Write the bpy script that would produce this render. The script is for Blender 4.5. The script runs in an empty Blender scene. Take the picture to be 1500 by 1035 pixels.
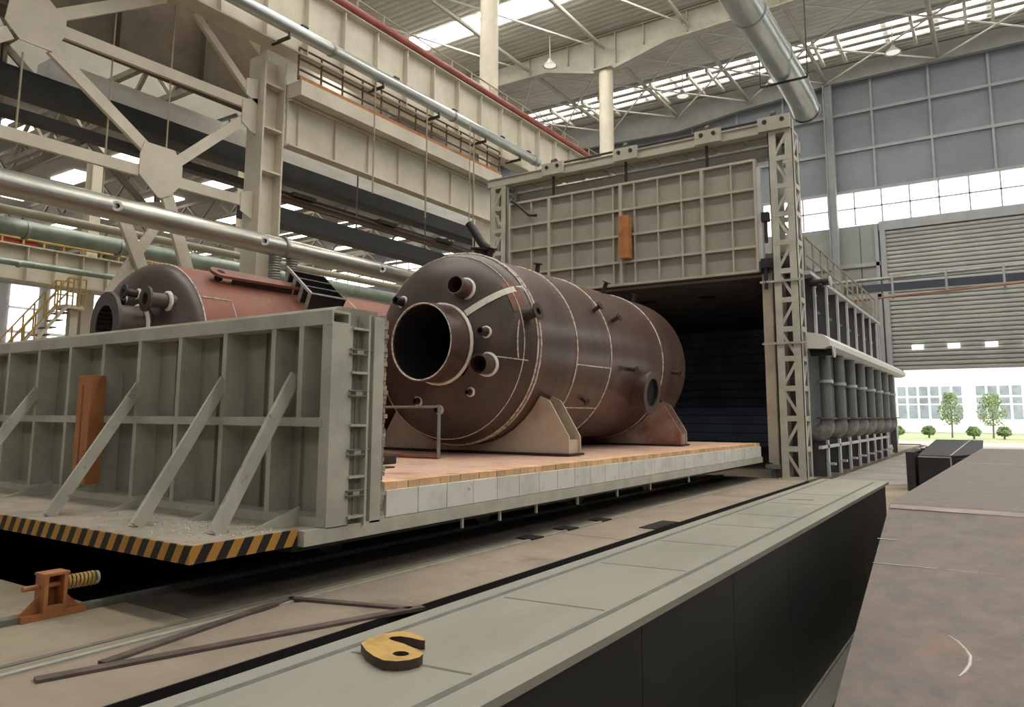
import bpy, math, random
from mathutils import Vector, Matrix
random.seed(7)
sc = bpy.context.scene
COL = sc.collection
# ------------------------------------------------------------------ camera
YAW, PIT, ROL = .5843, .1282, .0042
fw = Vector((-math.sin(YAW)*math.cos(PIT), math.cos(YAW)*math.cos(PIT), math.sin(PIT)))
rt = Vector((math.cos(YAW), math.sin(YAW), 0)); up = rt.cross(fw)
rt, up = rt*math.cos(ROL)+up*math.sin(ROL), up*math.cos(ROL)-rt*math.sin(ROL)
cd = bpy.data.cameras.new('camera'); cam = bpy.data.objects.new('camera', cd); COL.objects.link(cam)
cam.matrix_world = Matrix(((rt.x, up.x, -fw.x, 0), (rt.y, up.y, -fw.y, 0), (rt.z, up.z, -fw.z, 1.65), (0, 0, 0, 1)))
cd.sensor_width = 36; cd.lens = 1086/1500*36; cd.shift_y = (467.7-517.5)/1500; cd.clip_end = 400
sc.camera = cam
# ------------------------------------------------------------------ sky and exposure
SKY = 1.9
SKYLIGHT = 9.0
W = bpy.data.worlds.new('sky'); sc.world = W; W.use_nodes = True
bg = W.node_tree.nodes['Background']; bg.inputs[0].default_value = (1, .985, .95, 1); bg.inputs[1].default_value = SKY
sc.view_settings.view_transform = 'Standard'; sc.view_settings.look = 'None'
sc.view_settings.exposure = 0.92; sc.view_settings.gamma = 1; sc.view_settings.use_curve_mapping = False
try:
    sc.cycles.use_denoising = True; sc.cycles.max_bounces = 8; sc.cycles.diffuse_bounces = 5
    sc.cycles.sample_clamp_indirect = 6
except Exception: pass

# ------------------------------------------------------------------ materials
MATS = {}
def mat(name, col, rough=.6, metal=0., var=.25, scale=1.5, col2=None, bump=0., rnd=0., stretch=(1, 1, 1), emit=0., detail=5., lo=.38, hi=.68, spec=.5, col3=None, sc3=1., lo3=.58, hi3=.7):
    m = bpy.data.materials.new(name); m.use_nodes = True; MATS[name] = m
    nt = m.node_tree; N = nt.nodes; L = nt.links; b = N['Principled BSDF']
    b.inputs['Roughness'].default_value = rough; b.inputs['Metallic'].default_value = metal
    b.inputs['Specular IOR Level'].default_value = spec
    c1 = (*col, 1); c2 = (*(col2 or tuple(c*(1-var*1.6) for c in col)), 1)
    g = N.new('ShaderNodeNewGeometry'); mp = N.new('ShaderNodeMapping'); mp.inputs['Scale'].default_value = stretch
    L.new(g.outputs['Position'], mp.inputs['Vector'])
    nz = N.new('ShaderNodeTexNoise'); nz.inputs['Scale'].default_value = scale; nz.inputs['Detail'].default_value = detail; nz.inputs['Roughness'].default_value = .62
    L.new(mp.outputs[0], nz.inputs['Vector'])
    rp = N.new('ShaderNodeMapRange'); rp.inputs[1].default_value = lo; rp.inputs[2].default_value = hi
    L.new(nz.outputs['Fac'], rp.inputs[0])
    mx = N.new('ShaderNodeMix'); mx.data_type = 'RGBA'; mx.inputs[6].default_value = c1; mx.inputs[7].default_value = c2
    L.new(rp.outputs[0], mx.inputs[0]); out = mx.outputs[2]
    if col3:
        n3 = N.new('ShaderNodeTexNoise'); n3.inputs['Scale'].default_value = sc3; n3.inputs['Detail'].default_value = 6; n3.inputs['Roughness'].default_value = .7
        o3 = N.new('ShaderNodeVectorMath'); o3.inputs[1].default_value = (17.3, 5.1, 9.7); L.new(mp.outputs[0], o3.inputs[0]); L.new(o3.outputs[0], n3.inputs['Vector'])
        r3 = N.new('ShaderNodeMapRange'); r3.inputs[1].default_value = lo3; r3.inputs[2].default_value = hi3; L.new(n3.outputs['Fac'], r3.inputs[0])
        m3 = N.new('ShaderNodeMix'); m3.data_type = 'RGBA'; m3.inputs[7].default_value = (*col3, 1); L.new(out, m3.inputs[6]); L.new(r3.outputs[0], m3.inputs[0]); out = m3.outputs[2]
    if rnd:
        oi = N.new('ShaderNodeObjectInfo'); mr = N.new('ShaderNodeMapRange'); mr.inputs[3].default_value = 1-rnd; mr.inputs[4].default_value = 1+rnd
        L.new(oi.outputs['Random'], mr.inputs[0])
        hs = N.new('ShaderNodeHueSaturation'); L.new(mr.outputs[0], hs.inputs['Value']); L.new(out, hs.inputs['Color']); out = hs.outputs[0]
    L.new(out, b.inputs['Base Color'])
    if bump:
        bp = N.new('ShaderNodeBump'); bp.inputs['Strength'].default_value = bump; bp.inputs['Distance'].default_value = .02
        n2 = N.new('ShaderNodeTexNoise'); n2.inputs['Scale'].default_value = scale*8; n2.inputs['Detail'].default_value = 4
        L.new(mp.outputs[0], n2.inputs['Vector']); L.new(n2.outputs['Fac'], bp.inputs['Height']); L.new(bp.outputs[0], b.inputs['Normal'])
    if emit:
        b.inputs['Emission Color'].default_value = c1; b.inputs['Emission Strength'].default_value = emit
    m['out'] = ''
    return m
mat('cream', (.64, .59, .48), .5, var=.12, scale=.8)
mat('cream_dark', (.44, .40, .31), .55, var=.15, scale=.8)
mat('brown_shade', (.16, .125, .09), .7, var=.2)  # girder's shade put into the brown colour
mat('bogie_paint', (.37, .36, .285), .5, var=.22, scale=1.3, col2=(.22, .215, .165), stretch=(1, 1, .5))
mat('bogie_light', (.58, .57, .48), .45, var=.16, scale=2.0)
mat('gate_paint', (.40, .375, .31), .5, var=.12, scale=.9)
mat('gate_rib', (.52, .49, .41), .5, var=.1)
mat('furnace_grey', (.085, .088, .095), .5, var=.15, scale=1)
mat('furnace_light', (.62, .62, .62), .5, var=.12)
mat('lining_shade', (.30, .36, .47), .9, var=.2, scale=.7)  # white fibre with the chamber's shade put into a blue-grey
mat('lining_roof', (.11, .11, .11), .9, var=.3)
mat('rust_vessel', (.112, .060, .046), .32, var=.3, scale=1.5, col2=(.060, .037, .032), stretch=(.25, 2.6, .25), bump=.05, spec=.7)
mat('rust_red', (.30, .10, .06), .55, var=.3, scale=1.2, col2=(.20, .075, .05), bump=.05, col3=(.36, .17, .09), sc3=1.0)
mat('rust_head', (.088, .060, .048), .42, var=.25, scale=1.6, col2=(.054, .040, .034), bump=.05, spec=.6, col3=(.13, .07, .05), sc3=.8)
mat('rust_dark', (.05, .03, .025), .6, var=.3)
mat('red_primer', (.30, .10, .06), .55, var=.3, scale=3, col2=(.16, .08, .06))
mat('weld', (.75, .66, .57), .8, var=.3, scale=14, col2=(.30, .19, .14), lo=.5, hi=.65)
mat('chalk', (.88, .82, .74), .9, var=.2, scale=11, col2=(.62, .52, .45), lo=.55, hi=.75)
mat('black_inside', (.008, .009, .011), .8, var=.1)  # shade inside bores and holes put in as near-black
mat('brick', (.84, .56, .33), .85, var=.2, scale=5, col2=(.70, .42, .23), rnd=.18, bump=.3)
mat('brick_deck', (.76, .50, .385), .85, var=.2, scale=2.5, col2=(.64, .40, .30), bump=.2, col3=(.42, .24, .18), sc3=1.2)
mat('tile', (.80, .80, .75), .8, var=.2, scale=2.2, col2=(.58, .59, .56), rnd=.06, lo=.5, hi=.8, col3=(.26, .26, .25), sc3=5, lo3=.62, hi3=.72)
mat('fibre', (.55, .48, .38), .95, var=.4, scale=8, bump=.6)
mat('concrete', (.40, .34, .25), .85, var=.3, scale=.8, col2=(.25, .205, .15), bump=.15, lo=.3, hi=.75, col3=(.16, .13, .09), sc3=.55, lo3=.58, hi3=.75)
mat('concrete_grey', (.44, .41, .37), .85, var=.3, scale=.7, col2=(.31, .29, .26), bump=.15)
mat('slot', (.012, .012, .012), .9, var=.2)  # near-black colour carries the shade of slot and recesses
mat('mill_plate', (.37, .36, .295), .5, var=.22, scale=2.2, col2=(.27, .265, .22), stretch=(1, .3, 1), bump=.03, col3=(.22, .21, .175), sc3=.9, lo3=.55, hi3=.8)
mat('web_shade', (.020, .024, .022), .5, var=.3, scale=1.2, col2=(.012, .014, .014), stretch=(1, 1, .3))  # same grey plate on its unlit side, shade put into the colour
mat('flange_edge', (.50, .50, .45), .5, var=.2, scale=6)
mat('layout_line', (.20, .195, .165), .8, var=.2, scale=12)
mat('rust_plate', (.19, .138, .115), .42, var=.3, scale=7, col2=(.10, .074, .066), bump=.12, detail=12, lo=.35, hi=.7, col3=(.30, .135, .07), sc3=1.6, lo3=.6, hi3=.78)
mat('dark_steel', (.032, .032, .036), .55, var=.25, scale=2)
mat('raw_edge', (.55, .54, .52), .6, var=.2)
mat('yellow_paint', (.66, .40, .10), .6, var=.3, scale=16, col2=(.40, .24, .08), lo=.45, hi=.75)
mat('hook_edge', (.10, .06, .045), .6, var=.3, scale=12)
mat('orange_paint', (.50, .20, .075), .55, var=.22, scale=4)
mat('orange_box', (.52, .21, .075), .55, var=.2, scale=3)
mat('galv', (.62, .66, .65), .30, metal=.8, var=.2, scale=3, stretch=(1, .2, 1))
mat('galv_dull', (.36, .38, .36), .45, metal=.6, var=.2, scale=2)
mat('duct_dark', (.026, .03, .032), .5, var=.3)
mat('duct_slate', (.12, .13, .14), .5, var=.2)
mat('red_pipe', (.30, .07, .05), .5, var=.2)
mat('rail_yellow', (.52, .34, .10), .55, var=.2)
mat('rail_brown', (.16, .09, .055), .6, var=.2)
mat('rail_dull', (.38, .33, .22), .6, var=.2)
mat('black_steel', (.018, .018, .018), .5, var=.2)
mat('cladding', (.235, .26, .295), .6, var=.12, scale=.35, rnd=.04)
mat('girt', (.36, .375, .385), .55, var=.1)
mat('wall_low', (.30, .315, .30), .6, var=.12, scale=.5, rnd=.04)
mat('slat', (.43, .435, .415), .5, var=.1, scale=.6, rnd=.03)
mat('roof', (.60, .59, .55), .7, var=.1, scale=.4)
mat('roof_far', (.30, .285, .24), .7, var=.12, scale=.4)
mat('steel_roof', (.40, .38, .315), .55, var=.12)
mat('brace_white', (.66, .64, .57), .55, var=.1)
mat('skylight', (1, .955, .865), .6, var=0, emit=SKYLIGHT)
mat('skylight_end', (1, .955, .865), .6, var=0, emit=2.6)
mat('pane', (1, .985, .95), .3, var=0, emit=1.6)
mat('pane_frame', (.45, .46, .46), .6, var=.1)
mat('lamp_grey', (.5, .5, .48), .5, var=.1)
mat('lamp_glow', (1, .96, .88), .5, var=0, emit=.3)
mat('white_paint', (.82, .81, .78), .5, var=.06)
mat('green_pipe', (.30, .36, .31), .4, metal=.4, var=.2)
mat('red_crane', (.45, .07, .04), .5, var=.15)
mat('shadow_band', (.035, .045, .065), .5, var=.2)
mat('grass', (.25, .285, .14), .9, var=.25, scale=.6, col2=(.32, .345, .20))
mat('leaf', (.24, .335, .13), .8, var=.3, scale=4)
mat('trunk', (.25, .19, .13), .9, var=.3)
mat('house', (.85, .87, .87), .7, var=.05)
mat('house_glass', (.34, .38, .45), .4, var=.3, scale=.5)
mat('post_wood', (.46, .31, .19), .7, var=.25, scale=3)
mat('jamb', (.56, .50, .40), .7, var=.15)
mat('jamb_rust', (.36, .27, .23), .8, var=.3, scale=1.5)
mat('silver_duct', (.86, .87, .85), .35, metal=.0, var=.12, scale=2, stretch=(1, .3, 1))
mat('skylight_far', (1, .955, .865), .6, var=0, emit=2.4)
mat('steel_grey', (.33, .335, .32), .6, var=.1)
mat('far_steel', (.22, .19, .14), .6, var=.2)
mat('pit_shade', (.012, .014, .012), .95, var=.3)  # near-black pit faces carry the shade under the bogie
mat('shade_concrete', (.16, .135, .10), .9, var=.4, scale=1.4, col2=(.07, .06, .045), bump=.15)  # concrete with the bogie's shade put into its colour
mat('pipe_grey', (.22, .225, .23), .45, var=.15)
mat('bend_grey', (.34, .33, .31), .6, var=.3, scale=5)
mat('brace_paint', (.60, .59, .50), .5, var=.16, scale=2.0, col3=(.22, .20, .16), sc3=3.5, lo3=.6, hi3=.72)
mat('concrete_pink', (.40, .325, .26), .85, var=.3, scale=1.1, col2=(.28, .225, .18), bump=.15, lo=.3, hi=.75, col3=(.20, .16, .11), sc3=.9, lo3=.55, hi3=.72)
mat('platform_beige', (.52, .455, .37), .7, var=.2, scale=2.5)
mat('rib_grey', (.13, .133, .145), .5, var=.15, scale=1)
mat('galv_warm', (.50, .50, .45), .32, metal=.8, var=.2, scale=3, stretch=(1, .2, 1))
mat('pipe_rust', (.33, .15, .085), .6, var=.2)
mat('rust_light', (.44, .36, .32), .6, var=.2, scale=5)
mat('bar_rust', (.15, .115, .095), .7, var=.3, scale=5)
mat('gravel', (.62, .56, .49), .9, var=.3, scale=30)

def hazard():
    m = bpy.data.materials.new('hazard_stripes'); m.use_nodes = True; MATS['hazard'] = m
    N = m.node_tree.nodes; L = m.node_tree.links; b = N['Principled BSDF']; b.inputs['Roughness'].default_value = .5
    g = N.new('ShaderNodeNewGeometry'); s = N.new('ShaderNodeSeparateXYZ'); L.new(g.outputs['Position'], s.inputs[0])
    a = N.new('ShaderNodeMath'); L.new(s.outputs[0], a.inputs[0]); L.new(s.outputs[1], a.inputs[1])
    k = N.new('ShaderNodeMath'); k.operation = 'MULTIPLY'; L.new(s.outputs[2], k.inputs[0]); k.inputs[1].default_value = .55
    d = N.new('ShaderNodeMath'); d.operation = 'SUBTRACT'; L.new(a.outputs[0], d.inputs[0]); L.new(k.outputs[0], d.inputs[1])
    f = N.new('ShaderNodeMath'); f.operation = 'PINGPONG'; L.new(d.outputs[0], f.inputs[0]); f.inputs[1].default_value = .1
    c = N.new('ShaderNodeMath'); c.operation = 'GREATER_THAN'; L.new(f.outputs[0], c.inputs[0]); c.inputs[1].default_value = .05
    nz = N.new('ShaderNodeTexNoise'); nz.inputs['Scale'].default_value = 1.2; L.new(g.outputs['Position'], nz.inputs['Vector'])
    y = N.new('ShaderNodeMix'); y.data_type = 'RGBA'; y.inputs[6].default_value = (.62, .33, .05, 1); y.inputs[7].default_value = (.46, .21, .05, 1); L.new(nz.outputs['Fac'], y.inputs[0])
    mx = N.new('ShaderNodeMix'); mx.data_type = 'RGBA'; mx.inputs[6].default_value = (.014, .013, .012, 1)
    L.new(y.outputs[2], mx.inputs[7]); L.new(c.outputs[0], mx.inputs[0]); L.new(mx.outputs[2], b.inputs['Base Color'])
hazard()

# ------------------------------------------------------------------ mesh helpers
ORG = {}
class MB:
    def __init__(s): s.v = []; s.f = []
    def add(s, vs, fs):
        n = len(s.v); s.v += [Vector(v) for v in vs]; s.f += [tuple(i+n for i in f) for f in fs]; return s
    def box(s, x0, x1, y0, y1, z0, z1):
        return s.add([(x0, y0, z0), (x1, y0, z0), (x1, y1, z0), (x0, y1, z0), (x0, y0, z1), (x1, y0, z1), (x1, y1, z1), (x0, y1, z1)],
                     [(0, 3, 2, 1), (4, 5, 6, 7), (0, 1, 5, 4), (1, 2, 6, 5), (2, 3, 7, 6), (3, 0, 4, 7)])
    def bar(s, p, q, w, h, upv=(0, 0, 1)):
        p = Vector(p); q = Vector(q); d = (q-p).normalized(); u = Vector(upv)
        if abs(d.dot(u)) > .97: u = Vector((0, 1, 0))
        a = d.cross(u).normalized()*w/2; b = a.cross(d).normalized()*h/2
        vs = [o+i*a+j*b for o in (p, q) for i, j in ((-1, -1), (1, -1), (1, 1), (-1, 1))]
        return s.add(vs, [(0, 3, 2, 1), (4, 5, 6, 7), (0, 1, 5, 4), (1, 2, 6, 5), (2, 3, 7, 6), (3, 0, 4, 7)])
    def ibeam(s, p, q, w, h, tf=.03, tw=.02, upv=(0, 0, 1)):
        p = Vector(p); q = Vector(q); d = (q-p).normalized(); u = Vector(upv); a = d.cross(u).normalized(); b = a.cross(d).normalized()
        o = b*(h/2-tf/2)
        s.bar(p+o, q+o, w, tf, upv); s.bar(p-o, q-o, w, tf, upv); return s.bar(p, q, tw, h-2*tf, upv)
    def path(s, pts, r, n=8, closed=False):
        pts = [Vector(p) for p in pts]; rings = []; N = len(pts); prev = None
        for i, p in enumerate(pts):
            if closed: t = (pts[(i+1) % N]-pts[i-1]).normalized()
            else: t = (pts[min(i+1, N-1)]-pts[max(i-1, 0)]).normalized()
            if prev is None:
                u = Vector((0, 0, 1)) if abs(t.z) < .9 else Vector((1, 0, 0)); a = t.cross(u).normalized()
            else: a = (prev-t*prev.dot(t)).normalized()
            prev = a; b = t.cross(a); rr = r[i] if isinstance(r, (list, tuple)) else r
            rings.append([p+a*math.cos(k*2*math.pi/n)*rr+b*math.sin(k*2*math.pi/n)*rr for k in range(n)])
        vs = [v for g in rings for v in g]; fs = []
        for i in range(N if closed else N-1):
            j = (i+1) % N
            fs += [(i*n+k, i*n+(k+1) % n, j*n+(k+1) % n, j*n+k) for k in range(n)]
        if not closed: fs += [tuple(range(n))[::-1], tuple((N-1)*n+k for k in range(n))]
        return s.add(vs, fs)
    def tube(s, p, q, r, n=12): return s.path([p, q], r, n)
    def prism(s, poly, vec):
        poly = [Vector(p) for p in poly]; vec = Vector(vec); n = len(poly)
        return s.add(poly+[p+vec for p in poly], [tuple(range(n))[::-1], tuple(range(n, 2*n))]+[(i, (i+1) % n, n+(i+1) % n, n+i) for i in range(n)])
    def lathe(s, prof, org, axis=(0, 1, 0), n=48, closed=False):
        o = Vector(org); d = Vector(axis).normalized(); u = Vector((0, 0, 1)) if abs(d.z) < .9 else Vector((1, 0, 0))
        a = d.cross(u).normalized(); b = a.cross(d); vs = []
        for r, t in prof: vs += [o+d*t+(a*math.cos(k*2*math.pi/n)+b*math.sin(k*2*math.pi/n))*r for k in range(n)]
        M = len(prof); fs = []
        for i in range(M if closed else M-1):
            j = (i+1) % M
            fs += [(i*n+k, i*n+(k+1) % n, j*n+(k+1) % n, j*n+k) for k in range(n)]
        return s.add(vs, fs)
    def build(s, name, m, parent=None, smooth=0, bevel=0):
        lo = [min(v[i] for v in s.v) for i in range(3)]; hi = [max(v[i] for v in s.v) for i in range(3)]
        c = Vector(((lo[0]+hi[0])/2, (lo[1]+hi[1])/2, (lo[2]+hi[2])/2 if parent else lo[2]))
        me = bpy.data.meshes.new(name); me.from_pydata([tuple(v-c) for v in s.v], [], s.f)
        me.validate(); me.update()
        me.materials.append(MATS[m])
        o = bpy.data.objects.new(name, me); COL.objects.link(o)
        if smooth:
            for p in me.polygons: p.use_smooth = True
            me.set_sharp_from_angle(angle=math.radians(smooth))
        if bevel:
            bv = o.modifiers.new('edge', 'BEVEL'); bv.width = bevel; bv.segments = 2; bv.limit_method = 'ANGLE'
        put(o, c, parent); return o
def put(o, c, parent):
    c = Vector(c); o.parent = parent; o.location = c-ORG[parent.name] if parent else c; ORG[o.name] = c
def rep(o, c, parent=None):
    n = o.copy(); COL.objects.link(n); put(n, c, parent if parent else o.parent); return n
def tag(o, label, cat, group=None):
    o['label'] = label; o['category'] = cat
    if group: o['group'] = group
    return o
def thing(name, label, cat, loc, group=None):
    o = bpy.data.objects.new(name, None); o.empty_display_size = .2; COL.objects.link(o); put(o, loc, None); return tag(o, label, cat, group)
def structure(o): o['kind'] = 'structure'; return o
def stuff(o): o['kind'] = 'stuff'; return o
def B(name, m, parent, *b, **k): return MB().box(*b).build(name, m, parent, **k)
def copy_tree(root, d, label=None):
    d = Vector(d); c = root.copy(); COL.objects.link(c); put(c, ORG[root.name]+d, None)
    if label: c['label'] = label
    def go(src, dst):
        for ch in list(src.children):
            n = ch.copy(); COL.objects.link(n); n.parent = dst; n.location = ch.location; ORG[n.name] = ORG[ch.name]+d; go(ch, n)
    go(root, c); return c

# ================================================================== SETTING
# ---- floor with a narrow slot beside the girder
f = MB().box(-75, -4.36, -14, 3.6, -1.2, 0).box(-75, -4.36, 20.9, 52, -1.2, 0).box(-75, -13.6, 3.6, 20.9, -1.2, 0).box(-6.78, -4.36, 3.6, 20.9, -1.2, 0).box(-3.95, 14, -14, 52, -1.2, 0)
floor = structure(f.build('floor', 'concrete', None))
ORG['floor'] = Vector(floor.location)
B('slot_bottom', 'slot', floor, -4.36, -3.95, -14, 52, -.4, -.34); B('shade_liner', 'slot', floor, -4.365, -4.35, -14, 20.5, -.34, .009)  # near-black liner added to hold the slot's shade
B('pit_bottom', 'pit_shade', floor, -13.6, -6.78, 3.6, 20.9, -1.2, -1.1); B('shade_strip', 'shade_concrete', floor, -6.78, -5.63, 3.8, 20.6, 0, .004)  # strip coloured dark for the shade along the bogie edge
for x0, x1, y0, y1 in ((-13.6, -6.78, 3.59, 3.63), (-13.6, -13.56, 3.6, 20.9), (-6.82, -6.78, 3.6, 20.9)): B('pit_wall', 'pit_shade', floor, x0, x1, y0, y1, -1.1, -.02)
for x0, x1, y0, y1 in ((-3.95, 4, 20.6, 52),): B('grey_slab', 'concrete_grey', floor, x0, x1, y0, y1, 0, .006)
for x0, x1, y0, y1 in ((-5.30, -4.37, 1.0, 9.3), (-5.30, -4.37, 9.33, 15.6), (-5.30, -4.37, 15.63, 20.4)):
    B('concrete_slab', 'concrete_pink', floor, x0, x1, y0, y1, 0, .008)
B('rail_strip', 'flange_edge', floor, -5.42, -5.37, -5, 20.3, 0, .014)
B('joint_strip', 'layout_line', floor, -5.62, -5.56, -5, 20.3, 0, .006)
for y in (8.6, 9.6, 10.7): B('pocket_shade', 'slot', floor, -5.62, -5.36, y, y+.32, .0, .018)  # black plates in place of the shade in floor recesses
B('pocket_shade', 'slot', floor, -4.62, -4.36, 10.4, 11.3, 0, .02)
for x in (-6.65, -13.75):
    r = MB().box(x-.05, x+.05, -8, 20.6, .0, .05); r.build('crane_rail', 'layout_line', floor)
# ---- back wall y = 50
wb = structure(MB().box(-75, -5.75, 50.15, 50.3, 0, 13.6).box(-75, 14, 50.15, 50.3, 15.75, 24.3).box(-5.75, 14, 50.15, 50.3, 13.1, 13.6).build('wall_back', 'cladding', None))
ORG['wall_back'] = Vector(wb.location)
zr = [15.8, 18.45, 20.95, 23.1]; xs = [-21, -17.5, -14.3, -11.2, -8.3, -5.8, -2.6, .5, 3.6, 6.7, 9.8]
for i in range(3):
    for j in range(len(xs)-1): B('wall_panel', 'cladding', wb, xs[j]+.03, xs[j+1]-.03, 50.05, 50.15, zr[i]+.02, zr[i+1]-.02)
for z in zr[:3]: B('girt', 'girt', wb, -21, 10, 49.88, 50.05, z-.09, z+.09)
for x in xs[1:]:
    if x != -8.3: B('girt_post', 'girt', wb, x-.06, x+.06, 49.9, 50.05, 15.8, 23.1)
for a, b in ((-21, -14.3), (-14.3, -8.3), (-8.3, -6.9), (-6.9, -5.8)):
    for z0, z1 in ((0, 4.5), (4.5, 9.0), (9.05, 11.0), (11.0, 13.5)): B('wall_panel', 'wall_low', wb, a+.03, b-.03, 50.05, 50.15, z0+.02, z1-.02)
for z in (9.0, 11.0): B('girt', 'girt', wb, -21, -5.8, 49.85, 50.05, z-.12, z+.12)
B('girt_post', 'girt', wb, -6.05, -5.85, 49.85, 50.05, 0, 13.5)
t = MB(); pf = [(-35.9, 22.6), (-24, 22.3), (-18.5, 22.1), (-14.2, 22.63), (-8, 23.05), (12, 23.1)]
for (xa, za), (xb, zb) in zip(pf, pf[1:]):
    t.prism([(xa, 49.7, za), (xb, 49.7, zb), (xb, 49.7, 24.2), (xa, 49.7, 24.2)], (0, .05, 0)); t.prism([(xa, 49.5, za), (xb, 49.5, zb), (xb, 49.5, zb-.06), (xa, 49.5, za-.06)], (0, .4, 0))
tag(t.build('end_rafter', 'steel_grey', None), 'pale steel beam along the top of the grey end wall', 'beam')
tag(MB().ibeam((-8.3, 49.6, 0), (-8.3, 49.6, 22.95), .5, .5, .05, .04, (1, 0, 0)).build('wall_column', 'girt', None), 'tall pale steel column against the grey end wall beside the shutter', 'column')
# clerestory
w1 = structure(MB().box(-75, 14, 50.1, 50.14, 13.66, 15.7).build('window_1', 'pane_frame', None)); ORG['window_1'] = Vector(w1.location)
x = -66.
while x < 10:
    for z0, z1 in ((13.7, 14.66), (14.72, 15.7)): B('pane', 'pane', w1, x+.025, x+1.525, 50.02, 50.06, z0, z1)
    B('mullion', 'pane_frame', w1, x-.045, x+.045, 49.95, 50.08, 13.66, 15.7); x += 1.55
B('transom', 'pane_frame', w1, -66, 10, 49.95, 50.08, 14.645, 14.735)
# roller shutter
d1 = structure(MB().box(-5.55, 14, 50.2, 50.26, 4.42, 13.1).build('door_1', 'slat', None)); ORG['door_1'] = Vector(d1.location)
n = 33; h = (13.05-4.42)/n; s0 = None
pr = [(0, 50.2, 0), (0, 50.05, .015), (0, 50.0, .08), (0, 50.0, .17), (0, 50.05, h-.03), (0, 50.2, h-.02)]
for i in range(n):
    z = 4.42+i*h
    if s0 is None:
        s0 = MB().prism([(-5.5, y, z+k) for _, y, k in pr], (19.4, 0, 0)).build('shutter_slat', 'slat', d1); c0 = ORG[s0.name].copy()
    else: rep(s0, c0+Vector((0, 0, i*h)))
for i in range(6): B('door_window', 'pane', d1, -4.4+i*1.85, -3.8+i*1.85, 49.96, 50.0, 5.62, 5.9)
B('guide_rail', 'girt', d1, -5.75, -5.45, 49.8, 50.2, 0, 13.1)
B('lintel', 'girt', d1, -5.8, 10, 49.85, 50.1, 13.05, 13.6)
# right and front walls (behind the viewer); glowing window band added unseen to light the hall
wr = structure(MB().box(14, 14.3, -14.3, 50.3, 0, 13.6).box(14, 14.3, -14.3, 50.3, 15.75, 24.4).build('wall_right', 'cladding', None))
wf = structure(MB().box(-75, 14, -14.3, -14, 0, 13.6).box(-75, 14, -14.3, -14, 15.75, 24.4).build('wall_front', 'cladding', None))
w3 = structure(B('added_window_3', 'pane', None, 14.1, 14.2, -14, 50, 13.62, 15.74)); w4 = structure(B('added_window_4', 'pane', None, -75, 14, -14.2, -14.1, 13.62, 15.74))
# ---- roof
cl = structure(MB().box(-36, 14, -14, 50.3, 24.35, 24.5).build('ceiling', 'roof', None)); ORG['ceiling'] = Vector(cl.location)
SK = [(8.0, 9.5), (20.0, 21.5), (32.0, 33.5)]
cuts = [-14]+[v for a in SK for v in a]+[45.2, 48.2, 50.3]
for a, b in zip(cuts[::2], cuts[1::2]):           # corrugated sheets, ribs running across the hall
    r = MB(); y = a; k = 0
    while y < b-.05:
        r.add([(-36, y, 24.33), (14, y, 24.33), (14, y+.14, 24.29), (-36, y+.14, 24.29), (-36, y+.3, 24.29), (14, y+.3, 24.29), (14, y+.42, 24.33), (-36, y+.42, 24.33)], [(0, 1, 2, 3), (3, 2, 5, 4), (4, 5, 6, 7)])
        y += .46
    stuff(r.build('roof_sheet', 'roof', cl))
for y0, y1 in SK:
    for x0, x1 in ((-35.8, -24), (-23.6, -18.7), (-18.3, -13.6), (-13.2, -8.6), (-8.2, -2.2), (-1.8, 4), (4.4, 13)): B('skylight_panel', 'skylight', cl, x0, x1, y0, y1, 24.22, 24.3)
x = -35.5
while x < 12:
    for y0, y1 in ((45.3, 45.85), (46.35, 46.85), (47.35, 47.85)): B('skylight_panel', 'skylight_end', cl, x, x+2.3, y0, y1, 24.2, 24.28)
    x += 2.6
for y in (45.1, 46.1, 47.1, 48.1): B('skylight_purlin', 'steel_grey', cl, -36, 14, y-.2, y+.2, 24.12, 24.2)
x = -34.2; k = 0
while x < 12:
    MB().bar((x, 44.9, 23.85), (x, 48.5, 23.85), .16, .2).build('skylight_rib', 'brace_white', cl); x += (2.6, 1.3, 3.9)[k % 3]; k += 1
# rafters with haunches at the columns
def rafter(y, label):
    r = MB()
    prof = [(-36, 23.0), (-22.5, 22.9), (-19.3, 22.0), (-17.7, 22.0), (-14.5, 22.75), (-4, 23.0), (14, 23.0)]
    for (xa, za), (xb, zb) in zip(prof, prof[1:]):
        r.prism([(xa, y-.03, za), (xb, y-.03, zb), (xb, y-.03, 24.2), (xa, y-.03, 24.2)], (0, .06, 0))
        r.prism([(xa, y-.25, za), (xb, y-.25, zb), (xb, y-.25, zb-.06), (xa, y-.25, za-.06)], (0, .5, 0))
    r.box(-36, 14, y-.25, y+.25, 24.14, 24.2)
    t = thing('roof_rafter', label, 'beam', (-11, y, 22)); r.build('rafter_web', 'steel_roof', t)
    for x in (-33, -28.5, -23.8, -21, -19.2, -17.8, -16, -13.4, -11, -8.4, -5, -2, 3): B('stiffener', 'steel_roof', t, x-.025, x+.025, y-.22, y+.22, 22.3 if -20 < x < -17 else 22.95, 24.14)
    return t
rafter(38, 'deep cream roof rafter with a haunch over the round column by the furnace')
for x in (-28.5, -23.8, -18.5, -13.4, -8.4, -2.0, 4):
    t = MB().tube((x, 26, 23.3), (x, 37.7, 23.3), .13, 8).tube((x, 38.3, 23.3), (x, 49.7, 23.3), .13, 8)
    tag(t.build('longitudinal_tie', 'steel_roof', None, smooth=40), 'grey tubular roof tie running lengthwise under the corrugated roof', 'roof tie', 'lengthwise roof ties')
cells = [-28.5, -23.8, -18.5, -13.4, -8.4, -2.0, 4]
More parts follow.
